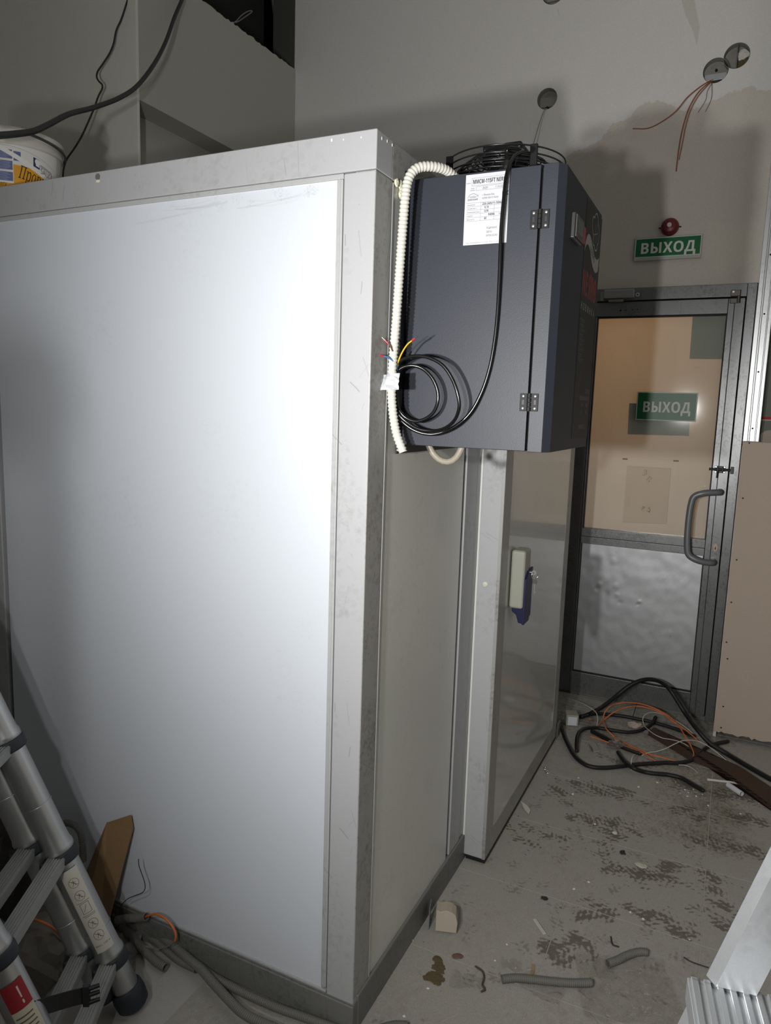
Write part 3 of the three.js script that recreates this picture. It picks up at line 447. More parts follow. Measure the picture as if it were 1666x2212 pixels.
// ------------------------------------------------------------------ the cold room
const W = 1.70, DP = 1.98, HT = 2.2;
const cold = thing('cold_room', 'big white walk-in cold chamber with grey edge profiles', 'cold room', [-W / 2, 0, -DP / 2]);
{
  mesh('side_panel', B(-1.256, -.096, .093, 2.105, -.06, -.004, 0), mat.whitePanel, cold);
  // beads round the panel, with the groove beside them
  mesh('panel_bead', [B(-1.256, -.0795, 2.1045, 2.1165, -.05, .0005, .002), B(-.096, -.0805, .1, 2.1045, -.05, .0005, .002), B(-.0905, -.086, .1, 2.1045, -.05, .0022, .0015), B(-1.256, -.0805, .086, .0935, -.05, .0005, .002)], mat.bead, cold);
  mesh('corner_profile', [B(-.079, 0, .082, 2.1155, -.079, 0, .003)], mat.profile, cold);
  mesh('corner_profile', [B(-1.70, -1.272, .082, 2.1155, -.05, .0, .003)], mat.profile, cold);
  mesh('groove_lining', [B(-1.28, -1.25, .08, 2.116, -.062, -.03, 0), B(-.082, -.076, .08, 2.12, -.04, -.012, 0), B(-1.3, -.02, 2.1155, 2.1175, -.03, -.01, 0)], mat.gap, cold);
  mesh('top_profile', B(-1.70, .0015, 2.1175, 2.2, -.08, .0015, .003), mat.profile, cold);
  mesh('top_profile', B(-.08, .0016, 2.1175, 2.2, -DP, -.079, .003), mat.profileDirty, cold);
  mesh('base_profile', [B(-1.70, .004, .0, .083, -.06, .006, .004), B(-1.70, .004, .083, .0865, -.06, .002, .001)], mat.baseProfile, cold);
  mesh('base_profile', B(-.06, .006, .0, .098, -DP, -.02, .004), mat.baseProfile, cold);
  // service face
  mesh('corner_profile', [B(-.05, .0006, .098, 2.1165, -.0835, -.0005, .002)], mat.profileDirty, cold);
  mesh('panel_bead', [B(-.05, -.0005, .098, 2.114, -.0865, -.0845, .0005), B(-.05, .0012, .098, 2.114, -.0925, -.0865, .0015)], mat.bead, cold);
  mesh('front_panel', B(-.06, -.003, .098, 2.115, -.664, -.092, 0), mat.coldPanel, cold);
  mesh('groove_lining', [B(-.06, -.014, .098, 2.115, -.688, -.664, 0)], mat.bead, cold);
  mesh('door_post', [B(-.06, 0, .098, 2.115, -.790, -.6885, .003), B(-.06, -.004, .098, 2.115, -.83, -.788, .002)], mat.profile, cold);
  mesh('front_panel', [B(-.06, -.003, .098, 2.115, -DP, -.83, 0)], mat.coldPanel, cold);
  mesh('roof_panel', B(-1.695, -.005, 2.12, 2.197, -DP, -.01, 0), mat.profile, cold);
  mesh('rear_panel', [B(-1.70, -.0, 0, 2.2, -DP - .01, -DP, 0), B(-1.70, -1.64, 0, 2.2, -DP, -.05, 0)], mat.profile, cold);
  // screw plug in the top profile, hole with foam, tiny drips
  const pl = [[-0.824,2.186,0.002],[-0.824,2.176,0.002]];
  mesh('screw_plug', cyl([pl[0][0], pl[0][1], -.006], [pl[0][0], pl[0][1], .0024], .0085, .0085, 18), M(lin(.2, .2, .19), .8, 0, { map: dirtyTex }), cold);
  mesh('foam_spot', crumple(.008, 1, .5, .35, .3, 2, 3).translate(pl[1][0], pl[1][1] - .001, .002), M(lin(.7, .68, .5), .8), cold);
  mesh('paint_drip', [[-0.111,2.189,0.002],[-0.081,2.186,0.002],[-0.037,2.185,0.002]].map((p, i) => crumple(i ? .002 : .0032, .7, 1.1, .3, .3, 1, i).translate(p[0], p[1], .002)).concat([[0.002,2.186,-0.021],[0.002,2.189,-0.048],[0.002,2.189,-0.074]].map((p, i) => crumple(.0026, .3, 1.4, .6, .3, 1, i).translate(.002, p[1], p[2]))), M(lin(.8, .8, .76), .7), cold);
  // sealing foam oozing out beside the unit's upper corner
  const fo = [[0.004,2.118,-0.121],[0.004,2.113,-0.126],[0.004,2.107,-0.132],[0.004,2.097,-0.125],[0.004,2.116,-0.101]]; mesh('foam_bead', fo.map((p, i) => crumple(.009, .5, 1.1, .9, .35, 2, i + 2).translate(.003, p[1], p[2])), M(lin(.72, .7, .52), .85), cold);
  // the leaf: slab with framed face, light gasket line on its closing edge
  const leaf = mesh('door', [B(.003, .0815, .021, 2.02, -1.955, -.832, .006)], mat.profile, cold);
  mesh('door_border', [B(.07, .0845, .021, 2.02, -.918, -.8318, .003), B(.07, .0845, .021, 2.02, -1.956, -1.865, .003), B(.07, .0845, .021, .105, -1.866, -.916, .003), B(.07, .0845, 1.94, 2.02, -1.866, -.916, .003)], mat.profileDirty, leaf);
  mesh('door_skin', B(.07, .0832, .104, 1.941, -1.866, -.917, 0), mat.doorSkin, leaf);
  mesh('gasket', [cyl([.002, .022, -.834], [.002, 2.02, -.834], .004, .004, 10)], mat.gasket, leaf);
  mesh('sweep', B(.012, .083, .006, .022, -1.955, -.836, .001), mat.blackRubber, leaf);
  const bp = mesh('bump_stop', new THREE.LatheGeometry([[0, 0], [.009, 0], [.009, .002], [.007, .0035], [.006, .002], [.005, .002], [.005, .004], [0, .0045]].map((a) => new THREE.Vector2(a[0], a[1])), 22).rotateX(Math.PI / 2).translate(.0345, 1.0248, -.832), M(lin(.66, .65, .55), .5), leaf);
  // lock: cream cover, blue lever
  const cov = new RoundedBoxGeometry(.050, .208, .085, 4, .010); cov.translate(.1115, 1.026, -.990);
  const lk = mesh('lock_housing', cov, M(lin(.33, .335, .28), .45), cold);
  const ls = new THREE.Shape(); ls.moveTo(.095, .93); ls.lineTo(.140, .93); ls.lineTo(.140, .868); ls.lineTo(.122, .871); ls.lineTo(.113, .898); ls.lineTo(.098, .908);
  const lg = new THREE.ExtrudeGeometry(ls, { depth: .066, bevelEnabled: true, bevelSize: .002, bevelThickness: .002, bevelSegments: 2 }); lg.translate(.0, 0, -1.028);
  const s2 = new THREE.Shape(); s2.moveTo(-1.036, .885); s2.lineTo(-.952, .868); s2.lineTo(-.955, 1.03); s2.lineTo(-.985, 1.055); s2.lineTo(-1.036, 1.06);
  const l2 = new THREE.ExtrudeGeometry(s2, { depth: .006, bevelEnabled: true, bevelSize: .001, bevelThickness: .001, bevelSegments: 1 }); l2.rotateY(-Math.PI / 2); l2.translate(.1435, 0, 0);
  mesh('lever', [lg, l2], M(lin(.006, .009, .05), .4), lk);
  mesh('key_barrel', cyl([.133, 1.05, -.99], [.141, 1.05, -.99], .008, .008, 14), mat.chrome, lk);
}
{
  const t = thing('key_bunch', 'small keys on a ring hanging from the cold room door lock', 'keys', [.15, .97, -.99]);
  mesh('key_in_lock', [cyl([.139, 1.05, -.99], [.152, 1.05, -.99], .003, .003, 8), new THREE.CylinderGeometry(.009, .009, .002, 16).rotateX(Math.PI / 2).translate(.160, 1.05, -.99)], mat.chrome, t);
  mesh('ring', new THREE.TorusGeometry(.012, .0014, 8, 26).rotateY(.6).translate(.163, 1.040, -.99), mat.chrome, t);
  mesh('hanging_key', [new THREE.CylinderGeometry(.009, .009, .002, 16).rotateX(Math.PI / 2).rotateY(.5).translate(.165, 1.019, -.988), B(.1635, .167, .975, 1.012, -.989, -.987, 0), B(.167, .170, .979, .985, -.989, -.987, 0)], mat.chrome, t);
}

// ------------------------------------------------------------------ refrigeration unit hung on the cold room
const UF = -.175, UR = -.655, UB = 1.516, UT = 2.143;
const unit = thing('refrigeration_unit', 'black wall hung refrigeration unit with fan on top', 'refrigeration unit', [.19, UB, -.41]);
{
  const prof = (x0, x1, cham) => { const s = new THREE.Shape(); s.moveTo(x0, -UF); s.lineTo(x1 - cham, -UF); s.lineTo(x1, -UF + cham * 1.5); s.lineTo(x1, -UR - cham * 1.5); s.lineTo(x1 - cham, -UR); s.lineTo(x0, -UR); s.lineTo(x0, -UF); const g = new THREE.ExtrudeGeometry(s, { depth: UT - UB, bevelEnabled: true, bevelSize: .0008, bevelThickness: .0008, bevelSegments: 1 }); g.rotateX(-Math.PI / 2); g.translate(0, UB, 0); return boxUV(g); };
  mesh('casing', B(.004, .3175, UB, UT, UR, UF, .0015), mat.unit, unit);
  const fr = mesh('front_cover', prof(.3245, .370, .0145), mat.unit, unit);
  mesh('seam', B(.315, .327, UB + .004, UT - .004, UR + .01, UF - .012, 0), mat.dark, unit);
  // mounting flange on the chamber wall with its lugs and bolts
  const fl = mesh('mounting_flange', [B(.0005, .004, 1.494, 2.12, -.70, -.146, .0008), B(.0005, .004, 2.12, 2.156, -.172, -.146, .0015), B(.0005, .004, 2.12, 2.156, -.70, -.66, .0015)], mat.black, unit);
  for (const [y, z] of [[2.143, -.158], [1.503, -.153]]) mesh('bolt', cyl([.004, y, z], [.009, y, z], .0055, .0045, 8), mat.steel, fl);
  // rivet dots on the flank
  for (const [x, y] of [[.012, 1.85], [.012, 1.74], [.012, 1.98]]) mesh('rivet', cyl([x, y, UF], [x, y, UF + .0015], .002, .0015, 8), mat.steel, unit);
  // hinges
  for (const yc of [2.028, 1.628]) {
    const x0 = .300, x1 = .3425, xm = .3215;
    const h = mesh('hinge', [B(x0, xm - .004, yc - .02, yc + .02, UF, UF + .0035, .001), B(xm + .004, x1, yc - .02, yc + .02, UF, UF + .0035, .001), ...[-.0155, -.0052, .0052, .0155].map((o) => cyl([xm, yc + o - .0046, UF + .003], [xm, yc + o + .0046, UF + .003], .0055, .0055, 12))], M(lin(.003, .003, .0035), .62), unit);
    for (const sx of [-1, 1]) for (const sy of [-1, 1]) mesh('screw', new THREE.SphereGeometry(.0036, 12, 8).scale(1, 1, .5).translate(xm + sx * .0138, yc + sy * .0138, UF + .004), mat.screw, h);
    for (const sx of [-1, 1]) mesh('recess', B(xm + sx * .0138 - .003, xm + sx * .0138 + .003, yc - .006, yc + .006, UF + .003, UF + .0042, .0005), mat.unit, h);
  }
  // rating plate
  const lt = canvasTex(760, 1120, (x, w, h) => {
    x.fillStyle = '#fdfdff'; x.fillRect(0, 0, w, h); x.fillStyle = '#23262c'; x.strokeStyle = '#8a9098'; x.lineWidth = 4;
    const T = (s, px, py, size, f = '', col = '#2b2e34', sx = 1) => { x.save(); x.fillStyle = col; x.font = f + ' ' + size + 'px sans-serif'; x.translate(px, py); x.scale(sx, 1); x.fillText(s, 0, 0); x.restore(); };
    x.strokeRect(110, 60, 690, 120); T('MMCM-115FT NERRO', 126, 150, 92, 'bold', '#050608', .66); T('модель', 8, 140, 24, '', '#4a4d55');
    x.strokeRect(190, 196, 600, 62); T('Serial', 96, 228, 24); T('number', 84, 258, 24); T('26281', 300, 244, 46, '', '#0d0f14', .8); T('11.09.2024', 520, 244, 44, '', '#3a3d45', .7);
    x.strokeStyle = '#4a5058'; x.lineWidth = 5; x.beginPath(); x.moveTo(46, 366); x.quadraticCurveTo(80, 300, 140, 304); x.quadraticCurveTo(190, 306, 212, 340); x.lineTo(232, 332); x.lineTo(222, 362); x.stroke(); x.lineWidth = 2; for (let k = 0; k < 5; k++) { x.beginPath(); x.moveTo(70 + k * 6, 350 + k * 6); x.quadraticCurveTo(140, 330 + k * 9, 206 - k * 6, 352 + k * 5); x.stroke(); }
    T('Intercold', 44, 410, 40, 'italic bold', '#30343c');
    T('г. Йошкар-Ола,', 300, 350, 38, '', '#14161b', .8); T('425008, Mari El, Russia', 300, 400, 38, '', '#14161b', .72); T('EAC', 640, 372, 90, 'bold', '#15171b', .7);
    x.strokeStyle = '#8f959d'; x.lineWidth = 4; for (let k = 0; k < 6; k++) { x.beginPath(); x.moveTo(30, 450 + k * 58); x.lineTo(w - 30, 450 + k * 58); x.stroke(); } for (const q of [285, 520]) { x.beginPath(); x.moveTo(q, 450); x.lineTo(q, 740); x.stroke(); }
    ['Напряжение', 'Ток рабочий, А', 'Номинальная мощн.', 'Хладагент', 'Масса нетто'].forEach((s, k) => T(s, 44, 490 + k * 58, 26, '', '#22252b', .9));
    T('220-240V/1~/50Hz', 310, 496, 50, 'bold', '#0c0e12', .8); T('9,15', 350, 552, 48, 'bold', '#0c0e12', .8); T('0,95', 350, 610, 48, 'bold', '#0c0e12', .8); T('R404A', 420, 668, 48, 'bold', '#0c0e12', .8); T('80', 352, 726, 48, 'bold', '#0c0e12', .8); T('5060', 600, 668, 40, '', '#30343c', .8);
    T('ПОДРОБНЕЕ', 400, 880, 40, '', '#1c1f26', .8); T('ЗДЕСЬ!', 400, 940, 40, '', '#1c1f26', .8); T('INTERCOLD.RU', 400, 1000, 40, '', '#1c1f26', .74);
    T('Товар сертифицирован: 47 ч. 25 дн. 16:02 / 27 ч. 04', 40, 1095, 24, '', '#7a7d84');
  });
  const lp = new THREE.PlaneGeometry(.1035, .1545); lp.translate(.1955, 2.0612, UF + .0008); mesh('rating_plate', lp, M(lin(.62, .63, .65), .5, 0, { map: lt }), unit);
  // printed front sheet
  const ft = canvasTex(640, 1720, (x, w, h) => {
    x.fillStyle = '#2b2b2a'; x.fillRect(0, 0, w, h);
    const cl = (f) => { x.save(); f(); x.restore(); };
    x.fillStyle = '#2a2522'; x.beginPath(); x.moveTo(w, 900); x.lineTo(w, 500); x.lineTo(0, 1500); x.lineTo(0, 1640); x.fill();
    x.fillStyle = '#202321'; x.beginPath(); x.moveTo(w, 760); x.quadraticCurveTo(240, 1180, 0, 1560); x.lineTo(0, 1720); x.lineTo(w, 1720); x.fill();
    x.strokeStyle = '#7c2430'; x.lineWidth = 12; x.beginPath(); x.moveTo(300, 1180); x.quadraticCurveTo(120, 1340, 8, 1560); x.stroke();
    // emblem: outlined plume above a waving ribbon in white, blue and red
    x.strokeStyle = '#c9c9c4'; x.lineWidth = 10; x.beginPath(); x.moveTo(330, 190); x.bezierCurveTo(210, 150, 230, 40, 330, 60); x.bezierCurveTo(360, -10, 470, 0, 480, 70); x.bezierCurveTo(590, 90, 560, 210, 500, 220); x.bezierCurveTo(520, 270, 420, 300, 380, 250); x.bezierCurveTo(320, 260, 300, 220, 330, 190); x.stroke(); x.lineWidth = 5; x.beginPath(); x.moveTo(340, 180); x.lineTo(490, 140); x.moveTo(380, 100); x.lineTo(400, 230); x.moveTo(440, 80); x.lineTo(470, 220); x.stroke();
    x.fillStyle = '#c4c4c0'; x.beginPath(); x.moveTo(20, 360); x.bezierCurveTo(60, 190, 190, 190, 280, 250); x.bezierCurveTo(400, 330, 520, 360, 620, 290); x.lineTo(600, 400); x.bezierCurveTo(480, 470, 360, 420, 260, 340); x.bezierCurveTo(170, 270, 80, 280, 20, 360); x.fill();
    x.fillStyle = '#3a3a3a'; x.font = 'bold 74px sans-serif'; x.save(); x.translate(225, 325); x.rotate(.24); x.scale(.86, 1); x.fillText('NERRO', 0, 0); x.restore();
    x.fillStyle = '#1e2850'; x.beginPath(); x.moveTo(300, 400); x.bezierCurveTo(420, 480, 520, 470, 600, 420); x.lineTo(590, 520); x.bezierCurveTo(500, 520, 400, 480, 300, 400); x.fill();
    x.fillStyle = '#8a2b2e'; x.beginPath(); x.moveTo(250, 380); x.bezierCurveTo(340, 470, 420, 540, 585, 540); x.bezierCurveTo(570, 640, 420, 640, 250, 380); x.fill();
    x.fillStyle = '#a83a3c'; x.font = 'bold 250px sans-serif'; x.save(); x.translate(14, 660); x.scale(.66, 1); x.fillText('NE', 0, 0); x.save(); x.translate(520, 0); x.scale(-1, 1); x.fillText('R', 0, 0); x.restore(); x.fillText('R', 510, 0); x.fillText('O', 680, 0); x.restore();
    x.fillStyle = '#d0d0cc'; x.font = '72px sans-serif'; 'НОВИНКА'.split('').forEach((c, i) => x.fillText(c, 18 + i * 84, 765));
    x.fillStyle = '#8f8f8c'; for (let k = 0; k < 9; k++) { x.globalAlpha = .45; x.fillRect(40 + 12 * (k % 3), 830 + k * 36, 170 - 40 * (k % 2), 12); x.fillRect(60, 848 + k * 36, 130, 7); } x.globalAlpha = 1;
    x.fillStyle = '#9c9c99'; x.font = '44px sans-serif'; x.fillText('220-240 V', 420, 1370); x.fillText('МОДЕЛЬ', 210, 1425); x.fillText('MMCM 115', 400, 1425); x.fillText('Вт', 300, 1480); x.fillText('950', 480, 1480); x.fillText('А', 300, 1535); x.fillText('9,15', 480, 1535); x.fillText('INTERCOLD', 250, 1650);
  }, { grain: 5 });
  const fp = new THREE.PlaneGeometry(.218, .592); fp.rotateY(Math.PI / 2); fp.translate(.3713, 1.838, -.534); mesh('front_sheet', fp, M(lin(.62, .62, .62), .5, 0, { map: ft }), fr);
  // controller and switch
  const ct = mesh('controller', [B(.370, .380, 2.004, 2.062, -.352, -.262, .003), B(.380, .384, 2.008, 2.058, -.348, -.266, .002)], M(lin(.16, .16, .16), .38, .7), fr);
  mesh('screen', B(.3838, .3846, 2.018, 2.05, -.335, -.279, 0), M(lin(.05, .055, .055), .2), ct);
  mesh('power_switch', [B(.370, .379, 2.016, 2.056, -.398, -.366, .003)], M(lin(.40, .02, .02), .35), fr);
  // fan: cowl ring, wire guard, motor
  const c = [.165, UT, -.40], R = .148, top = 2.238;
  mesh('fan_cowl', [new THREE.CylinderGeometry(R + .004, R + .010, .012, 40, 1, true).translate(c[0], UT + .006, c[2]), new THREE.RingGeometry(R - .01, R + .01, 40).rotateX(-Math.PI / 2).translate(c[0], UT + .012, c[2])], M(lin(.012, .012, .013), .4, 0, { side: THREE.DoubleSide }), unit);
  const ringY = (r) => top - .075 * Math.max(0, (r - .055) / (R - .055)) ** 2.2;
  const wire = M(lin(.012, .012, .013), .22);
  for (let i = 0; i < 10; i++) { const r = .058 + i * (R - .058) / 9; mesh('guard_ring', new THREE.TorusGeometry(r, .0019, 6, 56).rotateX(Math.PI / 2).translate(c[0], ringY(r), c[2]), wire, unit); }
  for (const dy of [.028, .044, .06, .076, .092]) mesh('guard_ring', new THREE.TorusGeometry(R + .001, .0019, 6, 56).rotateX(Math.PI / 2).translate(c[0], UT + dy - .01, c[2]), wire, unit);
  for (let k = 0; k < 16; k++) { const a = k / 16 * 6.283, pts = []; for (let i = 0; i <= 6; i++) { const r = .05 + i * (R - .05) / 6; pts.push([c[0] + Math.cos(a + i * .06) * r, ringY(r) + .002, c[2] + Math.sin(a + i * .06) * r]); } pts.push([c[0] + Math.cos(a + .38) * (R + .002), UT + .01, c[2] + Math.sin(a + .38) * (R + .002)]); mesh('guard_spoke', tube(pts, .0016, { n: 6, seg: 16, caps: false }), wire, unit); }
  for (let k = 0; k < 4; k++) { const a = k / 4 * 6.283 + 2.4, x = c[0] + Math.cos(a) * (R + .004), z = c[2] + Math.sin(a) * (R + .004); mesh('guard_bracket', B(x - .009, x + .009, UT, UT + .085, z - .004, z + .004, .002), mat.black, unit); }
  mesh('fan_hub', [new THREE.LatheGeometry([[0, .026], [.050, .026], [.058, .020], [.060, .008], [.060, 0], [0, 0]].map((a) => new THREE.Vector2(a[0], a[1])), 28).translate(c[0], top - .004, c[2]), B(c[0] - .05, c[0] - .004, top + .012, top + .029, c[2] - .04, c[2] + .04, .005), B(c[0] + .004, c[0] + .05, top + .012, top + .029, c[2] - .04, c[2] + .04, .005)], mat.black, unit);
  mesh('fan_motor', cyl([c[0], UT + .002, c[2]], [c[0], top - .004, c[2]], .046, .046, 28), mat.black, unit);
  for (let k = 0; k < 5; k++) { const a = k / 5 * 6.283, g = new THREE.BoxGeometry(.082, .002, .055); g.rotateX(.5); g.translate(.088, 0, 0); g.rotateY(a); g.translate(c[0], UT + .04, c[2]); mesh('fan_blade', g, mat.black, unit); }
  mesh('cable_gland', [cyl([.222, UT, -.232], [.222, UT + .022, -.232], .013, .013, 6), cyl([.222, UT + .02, -.232], [.222, UT + .036, -.232], .011, .008, 14)], mat.blackRubber, unit);
}
{ // power lead: up from the gland, over the edge, down the flank, coiled and taped to the conduit
  const t = thing('power_cord', 'coiled black power cord hanging down the side of the refrigeration unit', 'cord', [.1, 1.53, -.12]);
  const main = [[.222, UT + .02, -.232], [.222, UT + .06, -.23], ...[[0.262,2.19,-0.215],[0.251,2.173,-0.19],[0.247,2.149,-0.17],[0.244,2.12,-0.158],[0.242,2.073,-0.155],[0.239,2.014,-0.157],[0.239,1.955,-0.16],[0.239,1.895,-0.163],[0.238,1.824,-0.165],[0.234,1.762,-0.166],[0.225,1.701,-0.166],[0.209,1.646,-0.164],[0.185,1.599,-0.16],[0.153,1.568,-0.155],[0.115,1.55,-0.15],[0.087,1.546,-0.145],[0.053,1.554,-0.138],[0.02,1.577,-0.13],[-0.003,1.607,-0.122],[-0.013,1.634,-0.117],[-0.015,1.656,-0.112],[-0.004,1.681,-0.105],[0.015,1.702,-0.095],[0.04,1.719,-0.09],[0.068,1.726,-0.09],[0.101,1.723,-0.092],[0.135,1.707,-0.095],[0.158,1.679,-0.098],[0.174,1.643,-0.1],[0.178,1.612,-0.104],[0.165,1.582,-0.112],[0.138,1.562,-0.12],[0.108,1.555,-0.125],[0.072,1.558,-0.122],[0.04,1.574,-0.118],[0.017,1.596,-0.112],[0.004,1.623,-0.106],[0.002,1.651,-0.1],[0.012,1.681,-0.098],[0.03,1.7,-0.104],[0.052,1.706,-0.112],[0.076,1.7,-0.118],[0.101,1.678,-0.122],[0.115,1.648,-0.125],[0.116,1.623,-0.126],[0.105,1.598,-0.128],[0.084,1.582,-0.128],[0.059,1.576,-0.126],[0.033,1.586,-0.122],[0.018,1.607,-0.116],[0.016,1.64,-0.108],[0.019,1.67,-0.1],[0.022,1.694,-0.095]]];
  mesh('sheath', tube(main, .0042, { n: 10, seg: 420 }), mat.cable, t);
  const W3 = (name, pts, col, tip) => { const w = mesh(name, tube(pts, .0018, { n: 7 }), M(col, .4), t); const a = V(pts[pts.length - 2]), b = V(pts[pts.length - 1]), d = b.clone().sub(a).normalize(); const e1 = b.clone().addScaledVector(d, .009), e2 = e1.clone().addScaledVector(d, .010);
    mesh('ferrule', cyl(b.toArray(), e1.toArray(), .0025, .0022, 10), M(lin(.5, .03, .05), .4), w); mesh('wire_tip', cyl(e1.toArray(), e2.toArray(), .0012, .0012, 8), mat.steel, w); };
  W3('yellow_wire', [[0.022,1.694,-0.095],[0.026,1.709,-0.09],[0.033,1.723,-0.085],[0.045,1.739,-0.078],[0.058,1.752,-0.072],[0.07,1.759,-0.068]], lin(.75, .48, .02));
  W3('brown_wire', [[0.021,1.694,-0.095],[0.023,1.706,-0.088],[0.022,1.725,-0.08],[0.02,1.738,-0.07],[0.017,1.749,-0.062],[0.013,1.753,-0.06]], lin(.17, .06, .04));
  W3('blue_wire', [[0.022,1.692,-0.095],[0.025,1.699,-0.088],[0.024,1.709,-0.08],[0.02,1.716,-0.068],[0.015,1.721,-0.055],[0.009,1.723,-0.045]], lin(.08, .22, .52));
}
const condPts = [[0.105,2.146,-0.21],[0.093,2.156,-0.18],[0.08,2.157,-0.155],[0.065,2.155,-0.135],[0.049,2.149,-0.118],[0.038,2.136,-0.106],[0.032,2.115,-0.098],[0.03,2.081,-0.092],[0.028,2.025,-0.089],[0.026,1.964,-0.087],[0.024,1.892,-0.085],[0.022,1.819,-0.083],[0.019,1.756,-0.082],[0.017,1.703,-0.08],[0.015,1.661,-0.082],[0.016,1.618,-0.086],[0.019,1.58,-0.092],[0.026,1.542,-0.098],[0.043,1.502,-0.1]];
solo('corrugated_conduit', corrugated(condPts, .0112, .0088, .0021, 18), mat.conduit, 'cream corrugated conduit running down beside the black refrigeration unit', 'conduit');
{
  const q = [[-0,1.682,-0.07],[0.042,1.686,-0.066],[0.043,1.648,-0.064],[0.023,1.638,-0.06],[-0.011,1.637,-0.056],[-0.009,1.653,-0.058]], N = 6, pos = [];
  const L2 = (a, b, t) => a.map((k, i) => k + (b[i] - k) * t), P2 = (u, v) => { const l = L2(q[0], L2(q[5], q[4], .5), v), r = L2(q[1], q[2], v), p = L2(l, r, u); const e = Math.sin(u * 3.14) * .007; return [p[0] + .004 * noise.noise(u * 5, v * 5, 3), p[1] + .004 * noise.noise(u * 4, v * 6, 8), p[2] + e + .009 * noise.noise(u * 2.6, v * 2.2, 1) + .002 * noise.noise(u * 7, v * 6, 6)]; };
  for (let i = 0; i < N; i++) for (let j = 0; j < N; j++) { const A = P2(i / N, j / N), Bq = P2((i + 1) / N, j / N), C = P2((i + 1) / N, (j + 1) / N), E = P2(i / N, (j + 1) / N); pos.push(...A, ...E, ...C, ...A, ...C, ...Bq); }
  const g = new THREE.BufferGeometry(); g.setAttribute('position', new THREE.Float32BufferAttribute(pos, 3)); g.computeVertexNormals();
  const g2 = crumple(.020, .5, .8, .35, .3, 3, 5); { const p = [0.015,1.663,-0.082]; g2.translate(p[0], p[1], p[2]); }
  solo('tape_wrap', [g, g2], M(lin(.5, .51, .53), .6, 0, { side: THREE.DoubleSide }), 'crumpled white tape binding the black cord to the conduit', 'tape');
}
solo('drain_hose', tube([[0.026,1.532,-0.28],[0.034,1.512,-0.28],[0.048,1.491,-0.28],[0.066,1.477,-0.28],[0.087,1.472,-0.28],[0.107,1.48,-0.28],[0.12,1.498,-0.28],[0.127,1.517,-0.28],[0.128,1.537,-0.28]], .0085, { n: 12, caps: false }), Pm(lin(.50, .45, .36), .3, { transmission: .35, thickness: 0 }), 'short loop of cloudy drain hose under the refrigeration unit', 'hose');

